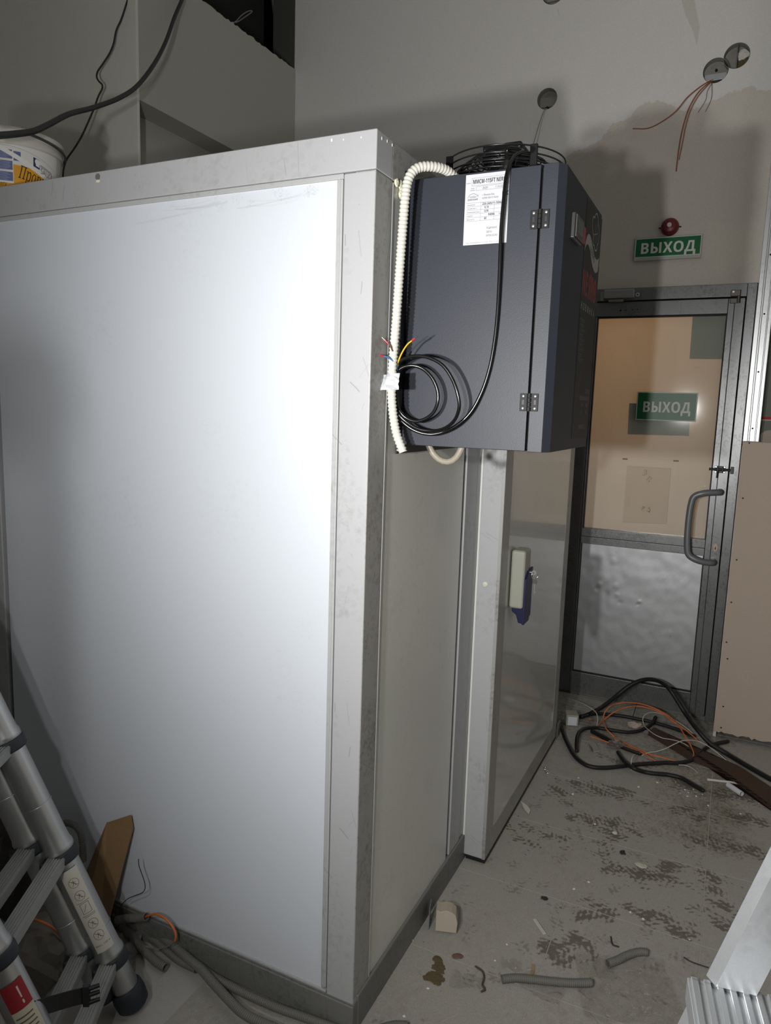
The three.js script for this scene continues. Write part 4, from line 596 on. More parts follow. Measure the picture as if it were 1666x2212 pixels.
// ------------------------------------------------------------------ bucket on the roof of the chamber
{
  const bc = [-1.406, 2.2, -.20], t = thing('sauce_bucket', 'white plastic bucket with a yellow label on top of the cold chamber', 'bucket', bc);
  const hB = .212, R0 = .128, R1 = .143;
  const prof = [[0, 0], [R0 - .004, 0], [R0, .004], [R1 - .004, hB - .05], [R1 + .001, hB - .048], [R1 + .001, hB - .03], [R1 - .001, hB - .028], [R1 - .001, hB - .018], [R1 + .004, hB - .016], [R1 + .005, hB - .004], [R1 + .002, hB], [R1 - .006, hB + .001], [R1 - .012, hB - .008], [0, hB - .008]].map((a) => new THREE.Vector2(a[0], a[1]));
  mesh('pail', new THREE.LatheGeometry(prof, 64).translate(...bc), M(lin(.62, .61, .57), .45, 0, { map: dustTex }), t);
  const lt = canvasTex(1600, 640, (x, w, h) => {
    x.fillStyle = '#e9e8e4'; x.fillRect(0, 0, w, h); const cx = w / 2;
    // blue info field, white slanted band, yellow field with script
    x.fillStyle = '#5d6a9c'; for (let k = 0; k < 3; k++) { x.fillRect(cx - 760, 60 + k * 130, 730, 105); x.fillStyle = '#aab2cf'; for (let q = 0; q < 8; q++) x.fillRect(cx - 740, 68 + k * 130 + q * 12, 690 - 80 * rnd(), 4); x.fillStyle = '#5d6a9c'; } x.fillRect(cx - 10, 70, 110, 110);
    x.fillStyle = '#e9a414'; x.beginPath(); x.moveTo(cx - 20, 225); x.lineTo(cx + 250, 235); x.lineTo(cx + 800, 400); x.lineTo(cx + 800, h - 70); x.lineTo(cx - 800, h - 40); x.lineTo(cx - 800, 450); x.lineTo(cx - 20, 450); x.fill();
    x.fillStyle = '#f3f2ee'; x.beginPath(); x.moveTo(cx - 420, 0); x.lineTo(cx - 270, 0); x.lineTo(cx + 800, 365); x.lineTo(cx + 800, 420); x.lineTo(cx + 260, 245); x.fill(); x.strokeStyle = '#a9a9a6'; x.lineWidth = 4; x.beginPath(); x.moveTo(cx - 240, 10); x.quadraticCurveTo(cx + 300, 20, cx + 780, 200); x.stroke();
    x.fillStyle = '#1c1a14'; x.font = 'italic 220px serif'; x.save(); x.translate(cx + 45, 370); x.rotate(.17); x.scale(.66, 1); x.fillText('Прова', 0, 0); x.restore();
    x.fillStyle = '#1f2f6c'; x.save(); x.translate(cx + 300, 90); x.transform(1, .22, 0, 1, 0, 0); x.fillRect(0, 0, 110, 110); x.fillStyle = '#f3f2ee'; x.beginPath(); x.arc(62, 40, 36, 0, 6.3); x.arc(92, 30, 28, 0, 6.3); x.fill(); x.fillRect(40, 50, 64, 40);
    x.fillStyle = '#8a8c92'; x.fillRect(122, 44, 250, 10); x.fillRect(122, 60, 250, 10); x.fillStyle = '#3c3e46'; x.font = '88px sans-serif'; x.fillText('SAUCE', 126, 140); x.restore();
    x.fillStyle = '#3c3320'; x.font = 'bold 54px sans-serif'; x.fillText('ПО РЕЦЕПТУ', cx - 460, 490); x.fillStyle = '#1f2f6c'; x.fillRect(cx - 330, 590, 120, 50);
  }, { grain: 7 });
  const a0 = Math.atan2(.753 + 1.406, 1.465 + .20), lg = new THREE.CylinderGeometry(R1 - .004 + .0008, R0 + .0008, hB - .056, 64, 1, true, a0 - 1.05, 2.1); lg.translate(bc[0], bc[1] + .004 + (hB - .056) / 2, bc[2]);
  mesh('printed_label', lg, M(lin(.85, .85, .85), .45, 0, { map: lt }), t);
  const hp = []; for (let i = 0; i <= 12; i++) { const a = a0 + .2 + i / 12 * 2.2; hp.push([bc[0] + Math.sin(a) * (R1 + .008), bc[1] + hB - .02 - .01 * Math.sin(i / 12 * 3.14) + .02 * Math.cos(i / 12 * 3.14) * .3, bc[2] + Math.cos(a) * (R1 + .008)]); }
  mesh('carry_handle', tube(hp, .004), M(lin(.05, .05, .05), .5), t);
}

// ------------------------------------------------------------------ folded telescopic ladder, lower left
{
  const foot = [-.543, .0, .205], r = new THREE.Vector3(-.4857, 0, -.8741), left = new THREE.Vector3(-.8741, 0, .4857), th = 22 * Math.PI / 180;
  const s = new THREE.Vector3(0, Math.cos(th), 0).addScaledVector(left, Math.sin(th)), perp = new THREE.Vector3().crossVectors(s, r).normalize();
  const t = thing('telescopic_ladder', 'folded aluminium telescopic ladder with black collars leaning at lower left', 'ladder', foot);
  const pic = canvasTex(256, 1280, (x, w, h) => { x.fillStyle = '#d9d6ca'; x.fillRect(0, 0, w, h); x.strokeStyle = '#3a3530'; x.lineWidth = 5; const ring = (y) => { x.strokeStyle = '#6a2a26'; x.beginPath(); x.arc(128, y, 68, 0, 6.3); x.moveTo(80, y - 48); x.lineTo(176, y + 48); x.stroke(); x.strokeStyle = '#2d2a27'; x.beginPath(); x.moveTo(100, y + 40); x.lineTo(128, y - 10); x.lineTo(150, y + 40); x.moveTo(128, y - 10); x.lineTo(128, y - 40); x.moveTo(104, y - 26); x.lineTo(154, y - 6); x.stroke(); }; ring(200); ring(400); x.strokeRect(70, 520, 120, 150); x.beginPath(); x.moveTo(90, 640); x.lineTo(150, 550); x.moveTo(40, 500); x.lineTo(220, 500); x.moveTo(40, 700); x.lineTo(220, 700); x.moveTo(60, 720); x.lineTo(220, 720); x.stroke(); ring(840); ring(1030); x.fillStyle = '#2d2a27'; x.font = '40px sans-serif'; x.fillText('Макс. 150 кг', 18, 1190); }, { grain: 8 });
  const redLab = canvasTex(256, 640, (x, w, h) => { x.fillStyle = '#d8d3bd'; x.fillRect(0, 0, w, h); x.fillStyle = '#a3202c'; x.fillRect(0, 0, w, 130); x.fillStyle = '#e6dccb'; x.font = 'bold 120px sans-serif'; x.fillText('!', 150, 110); x.fillStyle = '#6a6757'; for (let k = 0; k < 12; k++) x.fillRect(20, 160 + k * 22, 210 - 40 * rnd(), 7); x.strokeStyle = '#5c2a26'; x.lineWidth = 6; x.beginPath(); x.arc(128, 520, 80, 0, 6.3); x.stroke(); }, { grain: 8 });
  const at = (o, d) => o.clone().addScaledVector(s, d);
  const stile = (o, name) => {
    const R = .0335; const gs = [], q = new THREE.Quaternion().setFromUnitVectors(new THREE.Vector3(0, 1, 0), s);
    const lathe = (pts) => { const g = new THREE.LatheGeometry(pts.map((a) => new THREE.Vector2(a[0], a[1])), 28); g.applyQuaternion(q); g.translate(o.x, o.y, o.z); return g; };
    gs.push(lathe([[R - .003, .045], [R, .047], [R - .001, .135]]));
    for (const a of [.165, .485, .805, 1.125]) { const k = .001 * (a - .165); gs.push(lathe([[R - .001, a - .002], [R + .0045, a], [R + .005, a + .012], [R + .002, a + .022], [R + .001, a + .05], [R + .0005 - k, a + .3]])); }
    const m = mesh(name, gs, mat.ladderTube, t);
    for (const a of [.135, .455, .775, 1.095]) mesh('collar', lathe([[R - .001, a], [R + .006, a + .001], [R + .008, a + .006], [R + .008, a + .026], [R + .005, a + .030], [R, a + .031]]), mat.darkPlastic, m);
    for (const a of [.25, .46, .62]) mesh('crimp_line', lathe([[R + .002, a], [R + .0028, a + .001], [R + .002, a + .002]]), mat.alu, m);
    mesh('rubber_foot', lathe([[0, .0], [R - .002, .002], [R + .007, .012], [R + .009, .04], [R + .006, .062], [R + .001, .064]]), mat.darkPlastic, m);
    return m;
  };
  const o1 = V(foot); o1.y = .016; const back = left.clone().multiplyScalar(.072).add(new THREE.Vector3(0, .026, 0));
  const L = .345, o2 = o1.clone().addScaledVector(r, -L), o3 = o1.clone().add(back), o4 = o2.clone().add(back);
  const s1 = stile(o1, 'stile'), s2 = stile(o2, 'stile'); stile(o3, 'stile'); stile(o4, 'stile');
  // label wrapped on the stile's face towards the room
  const wrap = (o, d0, d1, ang, span, tex, par) => { const g = new THREE.CylinderGeometry(.0362, .0362, d1 - d0, 20, 1, true, ang, span); g.applyQuaternion(new THREE.Quaternion().setFromUnitVectors(new THREE.Vector3(0, 1, 0), s)); const c = at(o, (d0 + d1) / 2); g.translate(c.x, c.y, c.z); mesh('warning_label', g, M(lin(.75, .75, .73), .55, 0, { map: tex }), par); };
  wrap(o1, .20, .44, .35, 1.25, pic, s1); wrap(o2, .12, .42, .5, 1.3, redLab, s2);
  // rungs: hollow bars with a ridged tread
  for (const [oa, ds] of [[o1, [.15, .47, .79, 1.11]], [o3, [.15, .47, .79, 1.11]]]) for (const d of ds) {
    const a = at(oa, d), up = s.clone(), fw = perp.clone(); const w = .042, hh = .026, len = L - .06, gs = [];
    const bar = (u0, u1, v0, v1) => { const g = new THREE.BoxGeometry(u1 - u0, v1 - v0, len); g.translate((u0 + u1) / 2, (v0 + v1) / 2, 0); return g; };
    gs.push(bar(-w / 2, w / 2, -hh / 2, hh / 2)); for (let k = 0; k < 6; k++) gs.push(bar(-w / 2 + .002 + k * .0068, -w / 2 + .006 + k * .0068, hh / 2, hh / 2 + .0022));
    const g = merge(gs); const ex = new THREE.Vector3().crossVectors(new THREE.Vector3(0, 1, 0), r).normalize(), ey = new THREE.Vector3(0, 1, 0), B3 = new THREE.Matrix4().makeBasis(ex, ey, r); g.applyMatrix4(B3); const c = a.clone().addScaledVector(r, -L / 2); g.translate(c.x, c.y, c.z);
    const rg = mesh('rung', boxUV(g), mat.aluDusty, t);
    for (const e of [.04, L - .04]) { const p = a.clone().addScaledVector(r, -e); const k = new RoundedBoxGeometry(.03, .044, .03, 2, .006); k.applyMatrix4(B3); k.translate(p.x + ex.x * .02, p.y - .012, p.z + ex.z * .02); mesh('rung_lock', k, mat.darkPlastic, rg); }
  }
}
{
  const t = thing('buckle_strap', 'black webbing strap with a clip buckle across the ladder rungs', 'strap', [-0.483,0.263,0.457]);
  const pts = [[-0.459,0.339,0.568],[-0.466,0.316,0.53],[-0.471,0.292,0.491],[-0.467,0.277,0.458],[-0.458,0.268,0.433]], w = .020, up = [0.02, 1, 0.06];
  mesh('webbing', pts.slice(0, -1).map((p, i) => { const q = pts[i + 1]; return slab([[p[0], p[1] - w, p[2]], [q[0], q[1] - w, q[2]], [q[0], q[1] + w, q[2]], [p[0], p[1] + w, p[2]]], .003, [.43, .14, .89]); }), mat.blackRubber, t);
  const b = pts[pts.length - 1], e = [-0.456,0.262,0.422], f = [-0.441,0.263,0.403];
  mesh('buckle', [slab([[b[0] - .004, b[1] - .025, b[2]], [e[0], e[1] - .025, e[2]], [e[0], e[1] + .025, e[2]], [b[0] - .004, b[1] + .025, b[2]]], .012, [.43, .14, .89])].concat([-.021, -.002, .014].map((o) => cyl([e[0], e[1] + o + .003, e[2] + .006], [f[0], f[1] + o + .003, f[2] + .006], .0055, .0045, 10))), mat.black, t);
}
// near right: stepladder tread and stile close to the camera
{
  const a = [0.758,1.053,0.744], t = thing('stepladder', 'bright aluminium stepladder tread and leg close up at lower right', 'ladder', [a[0] + .1, 0, a[2] + .2]);
  const y = a[1], d1 = new THREE.Vector3(.30 - .44, 0, 0);
  const E = (u, v, h) => { const g = [a[0] + ux.x * u + vx.x * v, y + h, a[2] + ux.z * u + vx.z * v]; return g; };
  const q = [-0.164,0,-0.987];
  const vx = new THREE.Vector3(-q[0], 0, -q[2]), ux = new THREE.Vector3(-vx.z * -1, 0, vx.x * -1);
  if (ux.x < 0) ux.multiplyScalar(-1);
  const box = (u0, u1, v0, v1, h0, h1) => { const g = new RoundedBoxGeometry(u1 - u0, h1 - h0, v1 - v0, 1, Math.min(.0012, (u1 - u0) / 3, (h1 - h0) / 3)); g.translate((u0 + u1) / 2, (h0 + h1) / 2, (v0 + v1) / 2); g.applyMatrix4(new THREE.Matrix4().makeBasis(ux, new THREE.Vector3(0, 1, 0), vx)); g.translate(a[0], y, a[2]); return boxUV(g); };
  const al = M(lin(.55, .57, .60), .36, .82, { map: smudgeTex });
  const tr = mesh('tread', [box(0, .105, 0, .42, -.028, -.003)], al, t);
  for (let k = 0; k < 9; k++) mesh('ridge', box(.003 + k * .0115, .0095 + k * .0115, .001, .419, -.0035, .0), al, tr);
  // leg: rectangular tube rising to the right from the tread, and its lower run behind it
  const A = [0.775,1.053,0.737], Bq = [0.784,1.053,0.748], C = [0.82,1.053,0.742], E4 = [A[0] + C[0] - Bq[0], A[1], A[2] + C[2] - Bq[2]];
  const tip = [0.815,1.18,0.718], dir = [tip[0] - A[0], tip[1] - A[1], tip[2] - A[2]], dl = Math.hypot(...dir);
  mesh('leg', slab([A, Bq, C, E4], .62, dir), al, t);
  const dn = (p) => [p[0] - dir[0] / dl * .04 + .0, p[1] - .034, p[2] - dir[2] / dl * .04 - .01];
  mesh('leg', slab([A, Bq, C, E4].map(dn), (A[1] - .034) / (dir[1] / dl), [-dir[0], -dir[1], -dir[2]]), al, t);
}

// ------------------------------------------------------------------ junk on the floor, left
{
  const G = (pts, r, label, grp) => solo('floor_conduit', corrugated(pts, r, .006, .0015, 14), mat.greyConduit, label, 'conduit');
  G([[-0.902,0.05,-0.015],[-0.851,0.03,-0.006],[-0.808,0.016,0.001],[-0.757,0.016,0.016],[-0.688,0.016,0.039],[-0.634,0.016,0.055],[-0.598,0.016,0.064],[-0.565,0.016,0.067]], .0125, 'grey corrugated conduit ending open, nearest the ladder foot');
  G([[-0.833,0.04,-0.001],[-0.782,0.025,-0.003],[-0.734,0.016,-0.007],[-0.676,0.016,-0.001],[-0.617,0.016,0.014],[-0.55,0.016,0.028],[-0.485,0.016,0.03]], .0115, 'grey corrugated conduit half hidden under the others by the panel');
  G([[-0.641,0.03,-0.005],[-0.59,0.034,0.008],[-0.546,0.034,0.02],[-0.499,0.034,0.032],[-0.453,0.034,0.043],[-0.409,0.034,0.06],[-0.367,0.034,0.075],[-0.321,0.034,0.091],[-0.273,0.034,0.105],[-0.228,0.034,0.109],[-0.172,0.034,0.106],[-0.129,0.034,0.105]], .0125, 'long grey corrugated conduit curving out of frame, front of the pair');
  G([[-0.519,0.014,0.009],[-0.474,0.014,0.019],[-0.419,0.014,0.029],[-0.367,0.014,0.032],[-0.317,0.014,0.034],[-0.255,0.014,0.034],[-0.2,0.014,0.032],[-0.136,0.014,0.025],[-0.074,0.014,0.019],[-0.013,0.014,0.012]], .0115, 'long grey corrugated conduit lying along the chamber base');
  G([[-0.788,0.058,0.03],[-0.753,0.075,0.03],[-0.712,0.092,0.03],[-0.671,0.111,0.03]], .0115, 'short grey conduit stub with the orange wire in its end');
  solo('floor_conduit', corrugated([[-1.02,0.295,0.05],[-1,0.313,0.05],[-0.965,0.33,0.05],[-0.929,0.331,0.05],[-0.909,0.314,0.05],[-0.902,0.278,0.05],[-0.901,0.226,0.05]], .010, .006, .0015, 14), mat.greyConduit, 'grey conduit arching in the shadow behind the ladder', 'conduit');
  const t = thing('orange_wire_loop', 'loop of orange insulated wire with a bare grey end beside the chamber base', 'wire', [-0.602,0.114,0.04]);
  mesh('orange_sheath', tube([[-0.675,0.109,0.03],[-0.657,0.125,0.04],[-0.64,0.136,0.04],[-0.624,0.143,0.04],[-0.602,0.144,0.04],[-0.58,0.138,0.04],[-0.565,0.128,0.04],[-0.553,0.112,0.04],[-0.551,0.099,0.04],[-0.554,0.086,0.04]], .0033), mat.orange, t);
  mesh('bare_end', tube([[-0.554,0.086,0.04],[-0.568,0.07,0.04],[-0.593,0.049,0.04],[-0.626,0.031,0.04],[-0.628,0.048,0.06],[-0.635,0.059,0.07]], .0018), mat.greyWire, t);
  solo('thin_black_wire', tube([[-0.757,0.108,0.05],[-0.751,0.127,0.05],[-0.736,0.149,0.05],[-0.719,0.166,0.05],[-0.69,0.186,0.05],[-0.665,0.203,0.05],[-0.655,0.218,0.05],[-0.655,0.236,0.05],[-0.661,0.252,0.05],[-0.669,0.268,0.05],[-0.677,0.288,0.05],[-0.677,0.304,0.05]], .0012), mat.oldCable, 'thin black wire curling up in front of the white panel', 'wire');
  // folded strip of cardboard leaning against the panel
  const P1 = [-0.826,0.358,0.02], P2 = [-0.742,0.402,0.012], P3 = [-0.734,0.36,0.012], P4 = [-0.795,0.08,0.05], P5 = [-0.874,0.086,0.07], P0 = [-0.901,0.217,0.01];
  const ext = (a, b, k) => [a[0] + (b[0] - a[0]) * k, a[1] + (b[1] - a[1]) * k, a[2] + (b[2] - a[2]) * k];
  const Q4 = ext(P3, P4, 1.45), Q5 = ext(P1, P5, 1.45);
  const c = thing('cardboard_strip', 'brown folded cardboard strip leaning on the white panel behind the ladder', 'cardboard', [Q4[0], 0, Q4[2]]);
  mesh('front_face', slab([P1, P2, P3, Q4, Q5], .004, [.2, .1, 1]), mat.cardboard, c);
  mesh('folded_flap', slab([P1, [P0[0], P0[1], .006], [Q5[0] - .09, Math.max(.05, Q5[1]), .006], Q5], .004, [-.6, 0, .3]), mat.cardboard, c);
  // sacks and plastic behind the ladder
  const sk = crumple(.11, 1, .8, 1, .35, 4, 3), sp = [-0.852,0,0.273]; sk.translate(sp[0] - .02, .075, sp[2]); solo('dust_sack', sk, M(lin(.17, .15, .125), .95), 'crumpled dusty beige sack on the floor behind the ladder rungs', 'sack');
  const bk = crumple(.13, 1, 1.1, .8, .4, 4, 9), bp = [-1.106,0,0.123]; bk.translate(bp[0] - .08, .13, bp[2] - .02); solo('rubbish_bag', bk, Pm(lin(.03, .027, .024), .5, {}), 'dark rubbish bag in the shadow behind the telescopic ladder', 'bag');
  solo('orange_cable', tube([[-0.908,0.2,0.347],[-0.889,0.2,0.314],[-0.872,0.19,0.264],[-0.823,0.18,0.245],[-0.8,0.15,0.228],[-0.79,0.1,0.212],[-0.786,0.05,0.201],[-0.769,0.01,0.205]], .0035), mat.orange, 'orange cable curving down behind the ladder rungs', 'cable');
  solo('plastic_film', filmSheet(...(() => { const p = [-0.722,0,0.08]; return [p[0], p[2]]; })(), .10, .16, .6, .025, 6, 16), Pm(lin(.35, .33, .3), .25, { transmission: .45, thickness: 0, side: THREE.DoubleSide }), 'scrap of brown clear film on the floor beside the ladder foot', 'film');
}
// ------------------------------------------------------------------ junk on the floor by the chamber and in the aisle
{
  // broken block of pale foam plaster
  const b = [0.075,0,-0.446], t = thing('gypsum_block', 'broken pale block standing against the chamber base', 'block', [b[0], 0, b[2]]);
  const s = new THREE.Shape(); s.moveTo(0, 0); s.lineTo(.062, 0); s.lineTo(.064, .030); s.lineTo(.058, .052); s.lineTo(.046, .060); s.lineTo(.030, .064); s.lineTo(.012, .058); s.lineTo(0, .062);
  const g = new THREE.ExtrudeGeometry(s, { depth: .052, bevelEnabled: true, bevelSize: .0015, bevelThickness: .0015, bevelSegments: 2 }); g.rotateX(-.12); g.rotateY(.32); g.translate(b[0] - .036, .003, b[2] - .045); mesh('core', boxUV(g), M(lin(.52, .46, .38), .95, 0, { map: dustTex, bumpMap: grainBump, bumpScale: .001 }), t);
  const e = slab([[b[0] - .043, .002, b[2] + .003], [b[0] - .043, .066, b[2] - .0], [b[0] - .060, .062, b[2] - .055], [b[0] - .060, .0, b[2] - .05]], .003, [-1, 0, .3]); mesh('paper_face', e, M(lin(.17, .18, .21), .9), t);
  solo('wire_offcut', tube([[0.009,0.004,-0.374],[-0.004,0.004,-0.383],[-0.014,0.004,-0.398],[-0.011,0.016,-0.404],[-0.001,0.02,-0.413]], .0022), mat.whiteWire, 'short curl of pale wire by the chamber base left of the block', 'wire');
  // corrugated pieces
  solo('conduit_offcut', corrugated([[0.296,0.013,-0.346],[0.312,0.013,-0.358],[0.333,0.013,-0.371],[0.363,0.013,-0.383],[0.394,0.013,-0.394],[0.432,0.013,-0.408],[0.473,0.013,-0.425],[0.503,0.013,-0.441],[0.525,0.013,-0.454]], .0115, .0056, .0015, 14), mat.greyConduit, 'grey corrugated conduit offcut lying flat in the middle of the floor', 'conduit');
  solo('conduit_offcut', corrugated([[0.555,0.013,-0.55],[0.578,0.013,-0.577],[0.596,0.013,-0.604],[0.617,0.013,-0.629],[0.636,0.013,-0.645],[0.653,0.013,-0.652]], .0115, .0056, .0015, 14), mat.greyConduit, 'shorter grey conduit offcut poking out of the clear film', 'conduit');
  solo('conduit_offcut', corrugated([[0.046,0.013,-0.014],[0.062,0.013,-0.035],[0.089,0.013,-0.062],[0.121,0.013,-0.079]], .0115, .0056, .0015, 14), mat.greyConduit, 'grey conduit end at the bottom edge by the chamber corner', 'conduit');
  const film = () => Pm(lin(.92, .92, .91), .04, { transmission: 1, thickness: 0, side: THREE.DoubleSide });
  const fm = film();
  const F = (u, w, d, rot, h, sd, label, n = 30, y0 = .003) => solo('clear_film', filmSheet(u[0], u[2], w, d, rot, h, sd, n, y0), fm, label, 'film');
  F([0.613,0,-0.484], .26, .24, .3, .018, 3, 'large crumpled clear plastic film on the floor left of the stepladder', 40); F([0.402,0,-0.377], .12, .07, -.2, .014, 8, 'clear film scrap under the middle conduit offcut'); F([0.304,0,-0.416], .06, .05, .4, .018, 12, 'small clear film scrap behind the middle conduit offcut', 16); F([0.21,0,-0.299], .10, .05, .3, .014, 15, 'twisted clear film scrap right of the rusty flakes', 18); F([0.543,0,-0.523], .06, .06, .1, .022, 21, 'glinting clump of film at the end of the shorter offcut', 16);
  // sticks, screws and twigs
  const st = (a, b, w, h, m, label, cat, y = 0) => { const d = Math.atan2(b[0] - a[0], b[2] - a[2]), l = Math.hypot(b[0] - a[0], b[2] - a[2]); const g = new RoundedBoxGeometry(w, h, l, 2, Math.min(w, h) * .3); g.rotateY(d); g.translate((a[0] + b[0]) / 2, h / 2 + y, (a[2] + b[2]) / 2); return solo(cat, boxUV(g), m, label, cat.replace(/_/g, ' ')); };
  st([0.314,0,-0.644], [0.359,0,-0.594], .0115, .006, M(lin(.52, .51, .46), .7), 'pale flat stick lying alone in the middle of the aisle floor', 'stick');
  st([0.358,0,-0.457], [0.366,0,-0.414], .010, .003, M(lin(.34, .24, .14), .8), 'tan wood splinter just behind the middle conduit offcut', 'splinter');
  solo('bent_nail', tube([[0.545,0.003,-0.68],[0.551,0.003,-0.657],[0.556,0.003,-0.648],[0.572,0.003,-0.648]], .0022), M(lin(.03, .026, .02), .7), 'dark bent nail left of the shorter conduit offcut', 'nail');
  solo('dark_wire_scrap', tube([[0.755,0.003,-0.697],[0.77,0.003,-0.689],[0.79,0.003,-0.687],[0.821,0.003,-0.687]], .0018), M(lin(.04, .03, .025), .7), 'thin dark wire scrap with a knob left of the stepladder', 'wire');
  solo('chain_link', [new THREE.TorusGeometry(.010, .0028, 8, 20, 4.6).rotateX(Math.PI / 2).translate(...[0.128,0.004,-1.613]), new THREE.TorusGeometry(.009, .0028, 8, 20, 4.4).rotateX(Math.PI / 2).rotateY(2.5).translate(...[0.11,0.006,-1.637])], mat.chrome, 'small shiny metal hook on the floor by the cold room door', 'hook');
  const rust = M(lin(.11, .085, .04), .95), rp = [[0.101,0.002,-0.342],[0.111,0.002,-0.327],[0.109,0.002,-0.31],[0.124,0.002,-0.302],[0.111,0.002,-0.284],[0.126,0.002,-0.28],[0.121,0.002,-0.266],[0.107,0.002,-0.274],[0.134,0.002,-0.277],[0.103,0.002,-0.264],[0.132,0.002,-0.261],[0.12,0.002,-0.32]];
  solo('rust_flakes', rp.map((p, i) => crumple(.012, 1.1, .16, .9, .6, 2, i).translate(p[0], .002, p[2])), rust, 'cluster of olive brown rust flakes near the chamber corner', 'debris').userData.kind = 'stuff';
  solo('brick_chip', crumple(.013, 1.3, .25, .8, .3, 3, 2).rotateY(.5).translate(...[0.149,0.003,-0.38]), M(lin(.16, .09, .07), .9), 'flat reddish brown chip right of the rust flakes', 'chip');
  solo('brown_thread', tube([[0.211,0.004,-0.366],[0.234,0.004,-0.358],[0.246,0.004,-0.338],[0.25,0.004,-0.31],[0.262,0.004,-0.298],[0.255,0.004,-0.287]], .0028), M(lin(.08, .06, .045), .9), 'brown ragged string beside the twisted film scrap', 'string');
  solo('paper_shred', slab([...[[0.087,0.003,-1.307],[0.107,0.003,-1.298],[0.122,0.003,-1.286],[0.14,0.003,-1.261],[0.142,0.003,-1.231],[0.118,0.003,-1.256],[0.106,0.003,-1.273]]], .005), M(lin(.58, .57, .5), .9), 'torn pale plaster shred beside the bottom of the cold room door', 'shred');
  solo('plaster_flake', crumple(.018, 1.1, .25, .75, .35, 3, 8).translate(...[0.586,0.004,-1.103]), M(lin(.5, .49, .40), .9), 'round yellowish plaster flake in the middle of the muddy prints', 'flake');
  solo('plaster_flake', crumple(.010, 1, .5, .8, .4, 2, 18).translate(...[0.47,0.004,-1.267]), M(lin(.55, .54, .46), .9), 'small cream crumb on the boot print nearest the cables', 'flake');
  solo('black_crumb', crumple(.011, .8, .4, 1.2, .6, 2, 4).translate(...[0.515,0.004,-1.151]), M(lin(.03, .03, .03), .9), 'dark leaf-like crumb between the muddy boot prints', 'crumb');
  solo('black_crumb', crumple(.009, 1.3, .4, .8, .6, 2, 6).translate(...[0.318,0.004,-0.759]), M(lin(.03, .03, .03), .9), 'dark crumb above the pale flat stick', 'crumb');
  const chipG = [0, 1, 2].map((i) => crumple(.0042, 1, .5, .8, .5, 1, i + 30)), chipM = M(lin(.72, .71, .66), .9);
  const cp = [[0.118,0.002,-0.229],[0.26,0.002,-1.635],[0.693,0.002,-1.759],[0.726,0.002,-1.782],[0.708,0.002,-1.741],[0.677,0.002,-1.716],[0.706,0.002,-1.706],[0.764,0.002,-1.755],[0.741,0.002,-1.725],[0.789,0.002,-1.669],[0.652,0.002,-1.808],[0.982,0.002,-1.796],[0.434,0.002,-0.919],[0.39,0.002,-1.295],[0.584,0.002,-0.829],[0.625,0.002,-0.815],[0.254,0.002,-0.417],[0.396,0.002,-0.857],[0.579,0.002,-1.767],[0.911,0.002,-1.665],[0.51,0.002,-1.684],[0.266,0.002,-1.483],[0.765,0.002,-0.786],[0.097,0.002,-0.113],[0.266,0.002,-0.497]];
  cp.forEach((p, i) => { const m = new THREE.Mesh(chipG[i % 3], chipM); m.castShadow = m.receiveShadow = true; m.name = numbered('plaster_chip'); m.position.set(p[0], .002, p[2]); m.rotation.y = i; m.scale.setScalar(rr(.6, 1.35)); m.userData = { label: 'tiny white plaster chip scattered on the grey floor', category: 'chip', group: 'white plaster chips on the floor' }; scene.add(m); });
}
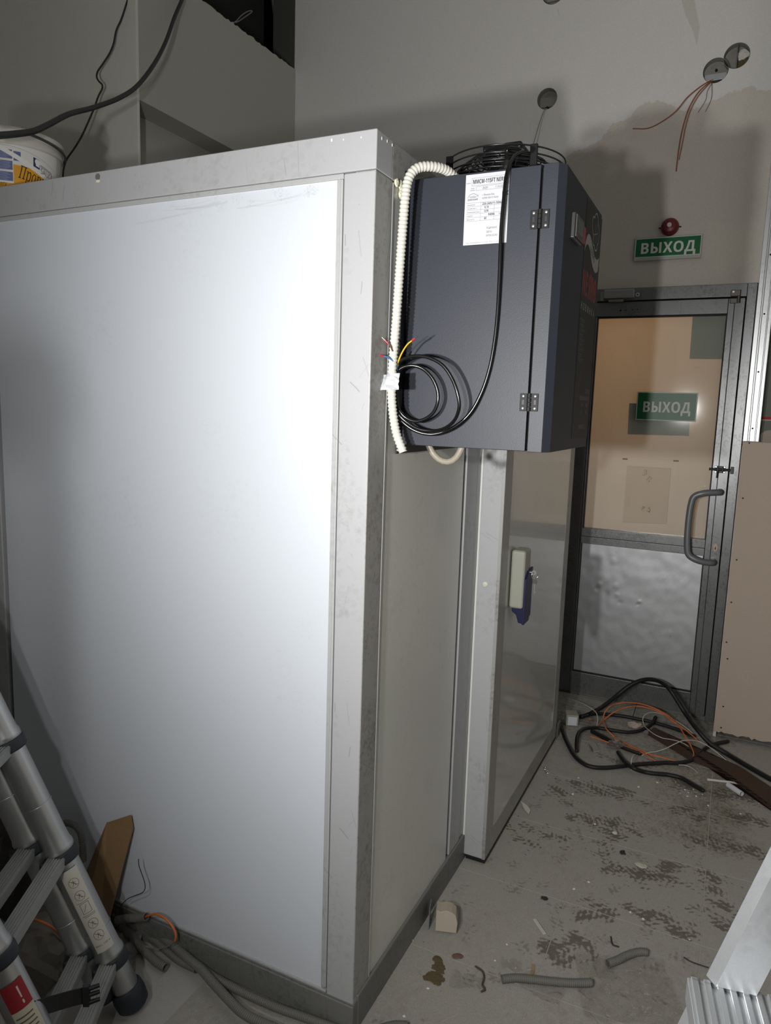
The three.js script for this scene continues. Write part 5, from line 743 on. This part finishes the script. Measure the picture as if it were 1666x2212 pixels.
// ------------------------------------------------------------------ cables and rubbish in front of the exit door
{
  const K = (pts, r, label, m = mat.oldCable) => solo('black_cable', tube(pts, r, { n: 10 }), m, label, 'cable');
  K([...[[0.147,0.012,-2.285],[0.18,0.02,-2.312],[0.213,0.05,-2.3],[0.244,0.061,-2.36],[0.27,0.079,-2.4],[0.303,0.105,-2.45],[0.339,0.142,-2.47],[0.377,0.176,-2.48],[0.417,0.202,-2.48],[0.457,0.219,-2.47],[0.499,0.226,-2.45],[0.538,0.222,-2.42],[0.572,0.204,-2.39]], ...[[0.648,0.114,-2.36],[0.721,0.08,-2.241],[0.777,0.04,-2.219],[0.852,0.012,-2.205],[0.931,0.012,-2.125],[1.006,0.012,-2.054],[1.077,0.012,-1.992]]], .011, 'thickest black cable arching up in front of the exit door');
  K([...[[0.084,0.05,-2.056],[0.097,0.03,-2.038],[0.122,0.012,-1.992],[0.16,0.012,-1.905],[0.202,0.012,-1.821],[0.237,0.012,-1.777],[0.275,0.012,-1.75],[0.311,0.012,-1.749],[0.354,0.012,-1.769],[0.402,0.012,-1.807],[0.45,0.012,-1.85],[0.498,0.012,-1.889],[0.547,0.012,-1.925],[0.597,0.012,-1.96]], ...[[0.649,0.012,-1.986],[0.696,0.012,-2.038],[0.732,0.012,-2.137],[0.769,0.012,-2.241],[0.809,0.012,-2.303],[0.854,0.012,-2.352]]], .0095, 'black cable curving out from the cold room door foot across the floor');
  K([[0.206,0.014,-1.869],[0.197,0.02,-1.907],[0.188,0.03,-1.957],[0.184,0.035,-2.018],[0.194,0.035,-2.076],[0.217,0.03,-2.123],[0.252,0.014,-2.182],[0.299,0.014,-2.188],[0.346,0.014,-2.193],[0.392,0.014,-2.204],[0.431,0.014,-2.236],[0.465,0.014,-2.288],[0.49,0.02,-2.342],[0.503,0.03,-2.38],[0.507,0.04,-2.408]], .0095, 'black cable with both ends free inside the orange loop');
  K([...[[0.152,0.012,-2.281],[0.191,0.012,-2.345],[0.236,0.012,-2.377],[0.297,0.012,-2.394],[0.358,0.012,-2.406],[0.419,0.012,-2.406],[0.48,0.012,-2.407],[0.541,0.012,-2.397],[0.588,0.012,-2.385]], ...[[0.645,0.012,-2.364],[0.701,0.012,-2.335]]], .0095, 'black cable lying straight along the door threshold');
  K([...[[0.384,0.012,-1.956],[0.401,0.012,-1.919],[0.424,0.012,-1.878],[0.454,0.03,-1.807],[0.48,0.03,-1.788],[0.516,0.012,-1.818],[0.557,0.012,-1.824],[0.607,0.012,-1.842]], ...[[0.61,0.012,-1.843],[0.641,0.012,-1.845],[0.666,0.012,-1.844],[0.695,0.012,-1.827],[0.726,0.012,-1.801],[0.763,0.012,-1.772]]], .0095, 'black cable ending on the muddy floor, nearest the camera');
  K([[0.233,0.012,-2.128],[0.273,0.012,-2.104],[0.318,0.012,-2.073],[0.369,0.012,-2.038],[0.417,0.012,-2.017],[0.478,0.012,-2]], .011, 'short thick black cable under the clear tape knot');
  const t = thing('orange_cable_coil', 'orange cable coil lying on the floor in front of the exit door', 'cable', [0.49,0,-2.244]);
  mesh('outer_turn', tube([...[[0.341,0.012,-2.127],[0.306,0.03,-2.137],[0.277,0.03,-2.206],[0.26,0.03,-2.286],[0.266,0.06,-2.304],[0.287,0.09,-2.314],[0.328,0.12,-2.298],[0.379,0.12,-2.34],[0.427,0.11,-2.377],[0.475,0.1,-2.39],[0.52,0.09,-2.389],[0.557,0.08,-2.379],[0.584,0.07,-2.369]], ...[[0.622,0.06,-2.318],[0.662,0.05,-2.221],[0.694,0.03,-2.162],[0.71,0.02,-2.097],[0.696,0.015,-2.037],[0.648,0.012,-2.001],[0.586,0.012,-2.008],[0.523,0.012,-2.014],[0.457,0.012,-2.042],[0.386,0.012,-2.086],[0.338,0.012,-2.116]]], .0032, { n: 8 }), mat.orange, t);
  mesh('inner_turn', tube([...[[0.247,0.015,-2.215],[0.264,0.02,-2.28],[0.287,0.04,-2.31],[0.324,0.07,-2.323],[0.371,0.1,-2.318],[0.414,0.1,-2.361],[0.462,0.1,-2.364],[0.509,0.09,-2.377],[0.558,0.08,-2.363]], ...[[0.587,0.07,-2.336],[0.645,0.05,-2.319],[0.691,0.03,-2.298],[0.721,0.015,-2.28]]], .0032, { n: 8 }), mat.orange, t);
  mesh('loose_end', tube([[0.238,0.02,-2.047],[0.283,0.02,-2.04],[0.332,0.02,-2.023],[0.374,0.02,-2.027],[0.409,0.02,-2.018],[0.448,0.02,-2.006],[0.485,0.02,-1.995],[0.525,0.02,-1.962],[0.555,0.008,-1.959]], .0032), mat.orange, t);
  mesh('tie', tube([[0.414,0.12,-2.342],[0.403,0.06,-2.395],[0.394,0.012,-2.409]], .0016), mat.oldCable, t);
  const Wt = (pts, label) => solo('white_wire', tube(pts, .0022, { n: 7 }), mat.whiteWire, label, 'wire');
  Wt([...[[0.457,0.01,-2.359],[0.449,0.03,-2.366],[0.454,0.05,-2.38],[0.473,0.06,-2.4],[0.503,0.06,-2.423],[0.539,0.06,-2.421],[0.572,0.06,-2.4]], ...[[0.626,0.05,-2.371],[0.677,0.03,-2.35],[0.706,0.01,-2.342]]], 'white wire arching beside the orange coil nearest the threshold');
  Wt([[0.46,0.03,-2.298],[0.492,0.04,-2.227],[0.528,0.04,-2.185],[0.564,0.035,-2.176],[0.604,0.03,-2.192],[0.642,0.03,-2.186],[0.673,0.02,-2.187],[0.698,0.012,-2.162],[0.708,0.006,-2.133],[0.703,0.005,-2.09]], 'white wire drooping over the brown plank inside the coil');
  Wt([[0.489,0.006,-1.993],[0.513,0.02,-2.005],[0.551,0.03,-2.02],[0.591,0.05,-2.035],[0.627,0.07,-2.061],[0.657,0.08,-2.09],[0.692,0.08,-2.116],[0.727,0.07,-2.143],[0.761,0.06,-2.143],[0.798,0.04,-2.145],[0.838,0.02,-2.133],[0.878,0.006,-2.088]], 'longest white wire bowing right across the plank');
  Wt([[0.654,0.008,-1.976],[0.673,0.008,-1.986],[0.695,0.008,-1.985],[0.715,0.008,-1.969],[0.736,0.008,-1.94]], 'short white wire piece in front of the brown plank');
  Wt([[-0.022,0.01,-2.478],[0.025,0.03,-2.454],[0.079,0.05,-2.4],[0.14,0.07,-2.325],[0.189,0.07,-2.287],[0.225,0.06,-2.263],[0.239,0.04,-2.237],[0.242,0.02,-2.211],[0.24,0.004,-2.184]], 'white wire hooping over the small white box');
  Wt([[0.461,0.004,-1.825],[0.457,0.03,-1.839],[0.458,0.05,-1.848],[0.461,0.05,-1.881],[0.466,0.04,-1.911]], 'tiny white wire hook standing over the black cable');
  // planks
  const A = (u) => u;
  solo('brown_plank', slab([[0.508,0,-2.327], [0.731,0,-2.17], [0.913,0,-2.076], [1.073,0,-1.892], [1.064,0,-1.715], [0.95,0,-1.871], [0.836,0,-2.009], [0.708,0,-2.057], [0.489,0,-2.255]], .018), mat.wood, 'brown wooden plank slanting to the right along the wall', 'plank');
  solo('metal_strip', slab([[0.664,0,-2.249], [0.389,0,-2.328], [0.392,0,-2.305], [0.662,0,-2.213]], .012), M(lin(.28, .28, .27), .6, .2, { map: dirtyTex }), 'pale strip of edging lying along the threshold behind the coil', 'strip');
  solo('white_rod', cyl([0.777,0.006,-1.897], [0.908,0.006,-1.933], .0052, .0052, 12), M(lin(.6, .6, .55), .5), 'thin white plastic rod on the muddy floor beside the plank', 'rod');
  { const a = [0.861,0.013,-1.879], b = [0.91,0.013,-1.827]; const t2 = thing('pipe_offcut', 'short white plastic pipe offcut beside the brown plank', 'pipe', [(a[0] + b[0]) / 2, 0, (a[2] + b[2]) / 2]); const d = V(b).sub(V(a)), L = d.length() * 1.12, g = new THREE.LatheGeometry([[.0095, 0], [.0115, 0], [.0115, L], [.0095, L], [.0095, 0]].map((q) => new THREE.Vector2(q[0], q[1])), 22); g.applyQuaternion(new THREE.Quaternion().setFromUnitVectors(new THREE.Vector3(0, 1, 0), d.normalize())); g.translate(...a); mesh('wall', g, M(lin(.62, .62, .66), .4), t2); }
  // small boxes
  { const a = [0.125,0,-2.159], t3 = thing('cable_box', 'small white mounting box on the floor beside the cold room door', 'box', [a[0], 0, a[2]]); const g = new RoundedBoxGeometry(.062, .06, .07, 2, .004); g.rotateY(.35); g.translate(a[0] - .012, .031, a[2] - .035); mesh('shell', g, M(lin(.42, .41, .36), .7, 0, { map: dirtyTex }), t3); const f = new RoundedBoxGeometry(.046, .044, .004, 1, .001); f.translate(0, 0, .0355); f.rotateY(.35); f.translate(a[0] - .012, .030, a[2] - .035); mesh('front_plate', f, M(lin(.62, .64, .68), .5), t3); }
  { const a = [0.076,0,-1.984]; solo('foot_block', [B(a[0] - .02, a[0] + .012, 0, .075, a[2] - .055, a[2] - .008, .004), B(a[0] - .004, a[0] + .010, 0, .06, a[2] - .01, a[2] + .004, .003)], M(lin(.23, .23, .21), .6, .1, { map: dirtyTex }), 'grey bracket block at the far foot of the cold room door', 'block'); }
  solo('paper_scrap', crumple(.028, 1.3, .5, .9, .5, 3, 13).translate(...[0.417,0.014,-2.316]), M(lin(.5, .4, .36), .9), 'crumpled pinkish paper scrap inside the orange coil', 'paper');
  solo('tape_knot', crumple(.03, 1.2, .5, .9, .6, 3, 17).translate(...[0.366,0.02,-2.022]), Pm(lin(.3, .27, .26), .25, { transmission: .6, thickness: 0, side: THREE.DoubleSide }), 'knot of clear tape on the orange cable ends', 'tape');
  solo('plate_offcut', slab([[0.24,0.002,-1.992], [0.263,0.002,-2.028], [0.304,0.002,-1.94], [0.276,0.002,-1.914], [0.265,0.002,-1.951]], .006), M(lin(.30, .30, .27), .8), 'flat grey offcut with a notch between black cables', 'offcut');
  solo('copper_strands', [0, 1, 2, 3, 4, 5].map((i) => { const a = [0.211,0.012,-2.255]; return tube([[a[0], .012, a[2]], [a[0] - .012 + i * .003, .02 + i * .002, a[2] + .008 + i * .002], [a[0] - .022 + i * .002, .012 + .004 * i, a[2] + .004 + i * .004]], .0012); }), M(lin(.5, .26, .12), .4, .6), 'frayed copper strands beside the small white box', 'wire');
}

// ------------------------------------------------------------------ lamps
LAMPS.forEach((p, i) => {
  const t = thing('work_lamp', i ? 'small round flood lamp on a black stand behind the camera' : 'small round flood lamp on a black stand left of the camera', 'lamp', [p[0], 0, p[2]]);
  const ax = V(LAMP_AXIS).normalize(), q = new THREE.Quaternion().setFromUnitVectors(new THREE.Vector3(0, 1, 0), ax), c = V(p);
  const put = (g, d) => { g.applyQuaternion(q); g.translate(c.x + ax.x * d, c.y + ax.y * d, c.z + ax.z * d); return g; };
  mesh('housing', put(new THREE.LatheGeometry([[0, -.05], [.02, -.05], [.034, -.036], [.038, -.012], [.038, -.004], [.034, -.004], [.034, -.010], [0, -.010]].map((k) => new THREE.Vector2(k[0], k[1])), 28), 0), mat.black, t);
  mesh('glowing_disc', put(new THREE.CylinderGeometry(.033, .033, .003, 28), -.0075), new THREE.MeshStandardMaterial({ color: 0xffffff, emissive: LAMP_COLOR, emissiveIntensity: 8 }), t);
  mesh('pole', cyl([p[0], .3, p[2]], [p[0], p[1] - .045, p[2]], .009, .009, 12), mat.black, t);
  mesh('bracket', cyl([p[0], p[1] - .05, p[2]], [p[0] - ax.x * .03, p[1] - ax.y * .03, p[2] - ax.z * .03], .007, .007, 10), mat.black, t);
  for (let k = 0; k < 3; k++) { const a = k * 2.094 + .5; mesh('leg', cyl([p[0], .32, p[2]], [p[0] + Math.cos(a) * .2, .005, p[2] + Math.sin(a) * .2], .006, .006, 10), mat.black, t); }
  const L = new THREE.SpotLight(LAMP_COLOR, LAMP_POWER, 0, LAMP_CONE, 1, 2); L.position.set(0, p[1], 0); L.target.position.set(ax.x, p[1] + ax.y, ax.z); L.target.name = 'aim'; L.castShadow = true; L.shadow.radius = 1.3; t.add(L); t.add(L.target);
});
{ // warm lamp in the room behind the papered glass
  const p = [.05, 2.2, -3.5], t = thing('ceiling_lamp', 'warm bulb hanging in the dim room behind the glass door', 'lamp', [p[0], p[1] - .03, p[2]]);
  const bulb = mesh('bulb', new THREE.SphereGeometry(.03, 20, 14).translate(...p), new THREE.MeshStandardMaterial({ color: 0xffffff, emissive: new THREE.Color(1, .55, .2), emissiveIntensity: 4 }), t); bulb.castShadow = false;
  mesh('flex', cyl([p[0], p[1] + .03, p[2]], [p[0], H, p[2]], .004, .004, 8), mat.black, t);
  const L = new THREE.PointLight(new THREE.Color(1, .56, .24), 2.3, 0, 2); L.position.set(0, .03, 0); L.castShadow = true; L.shadow.radius = 1.5; t.add(L);
}
renderer.render(scene, camera);
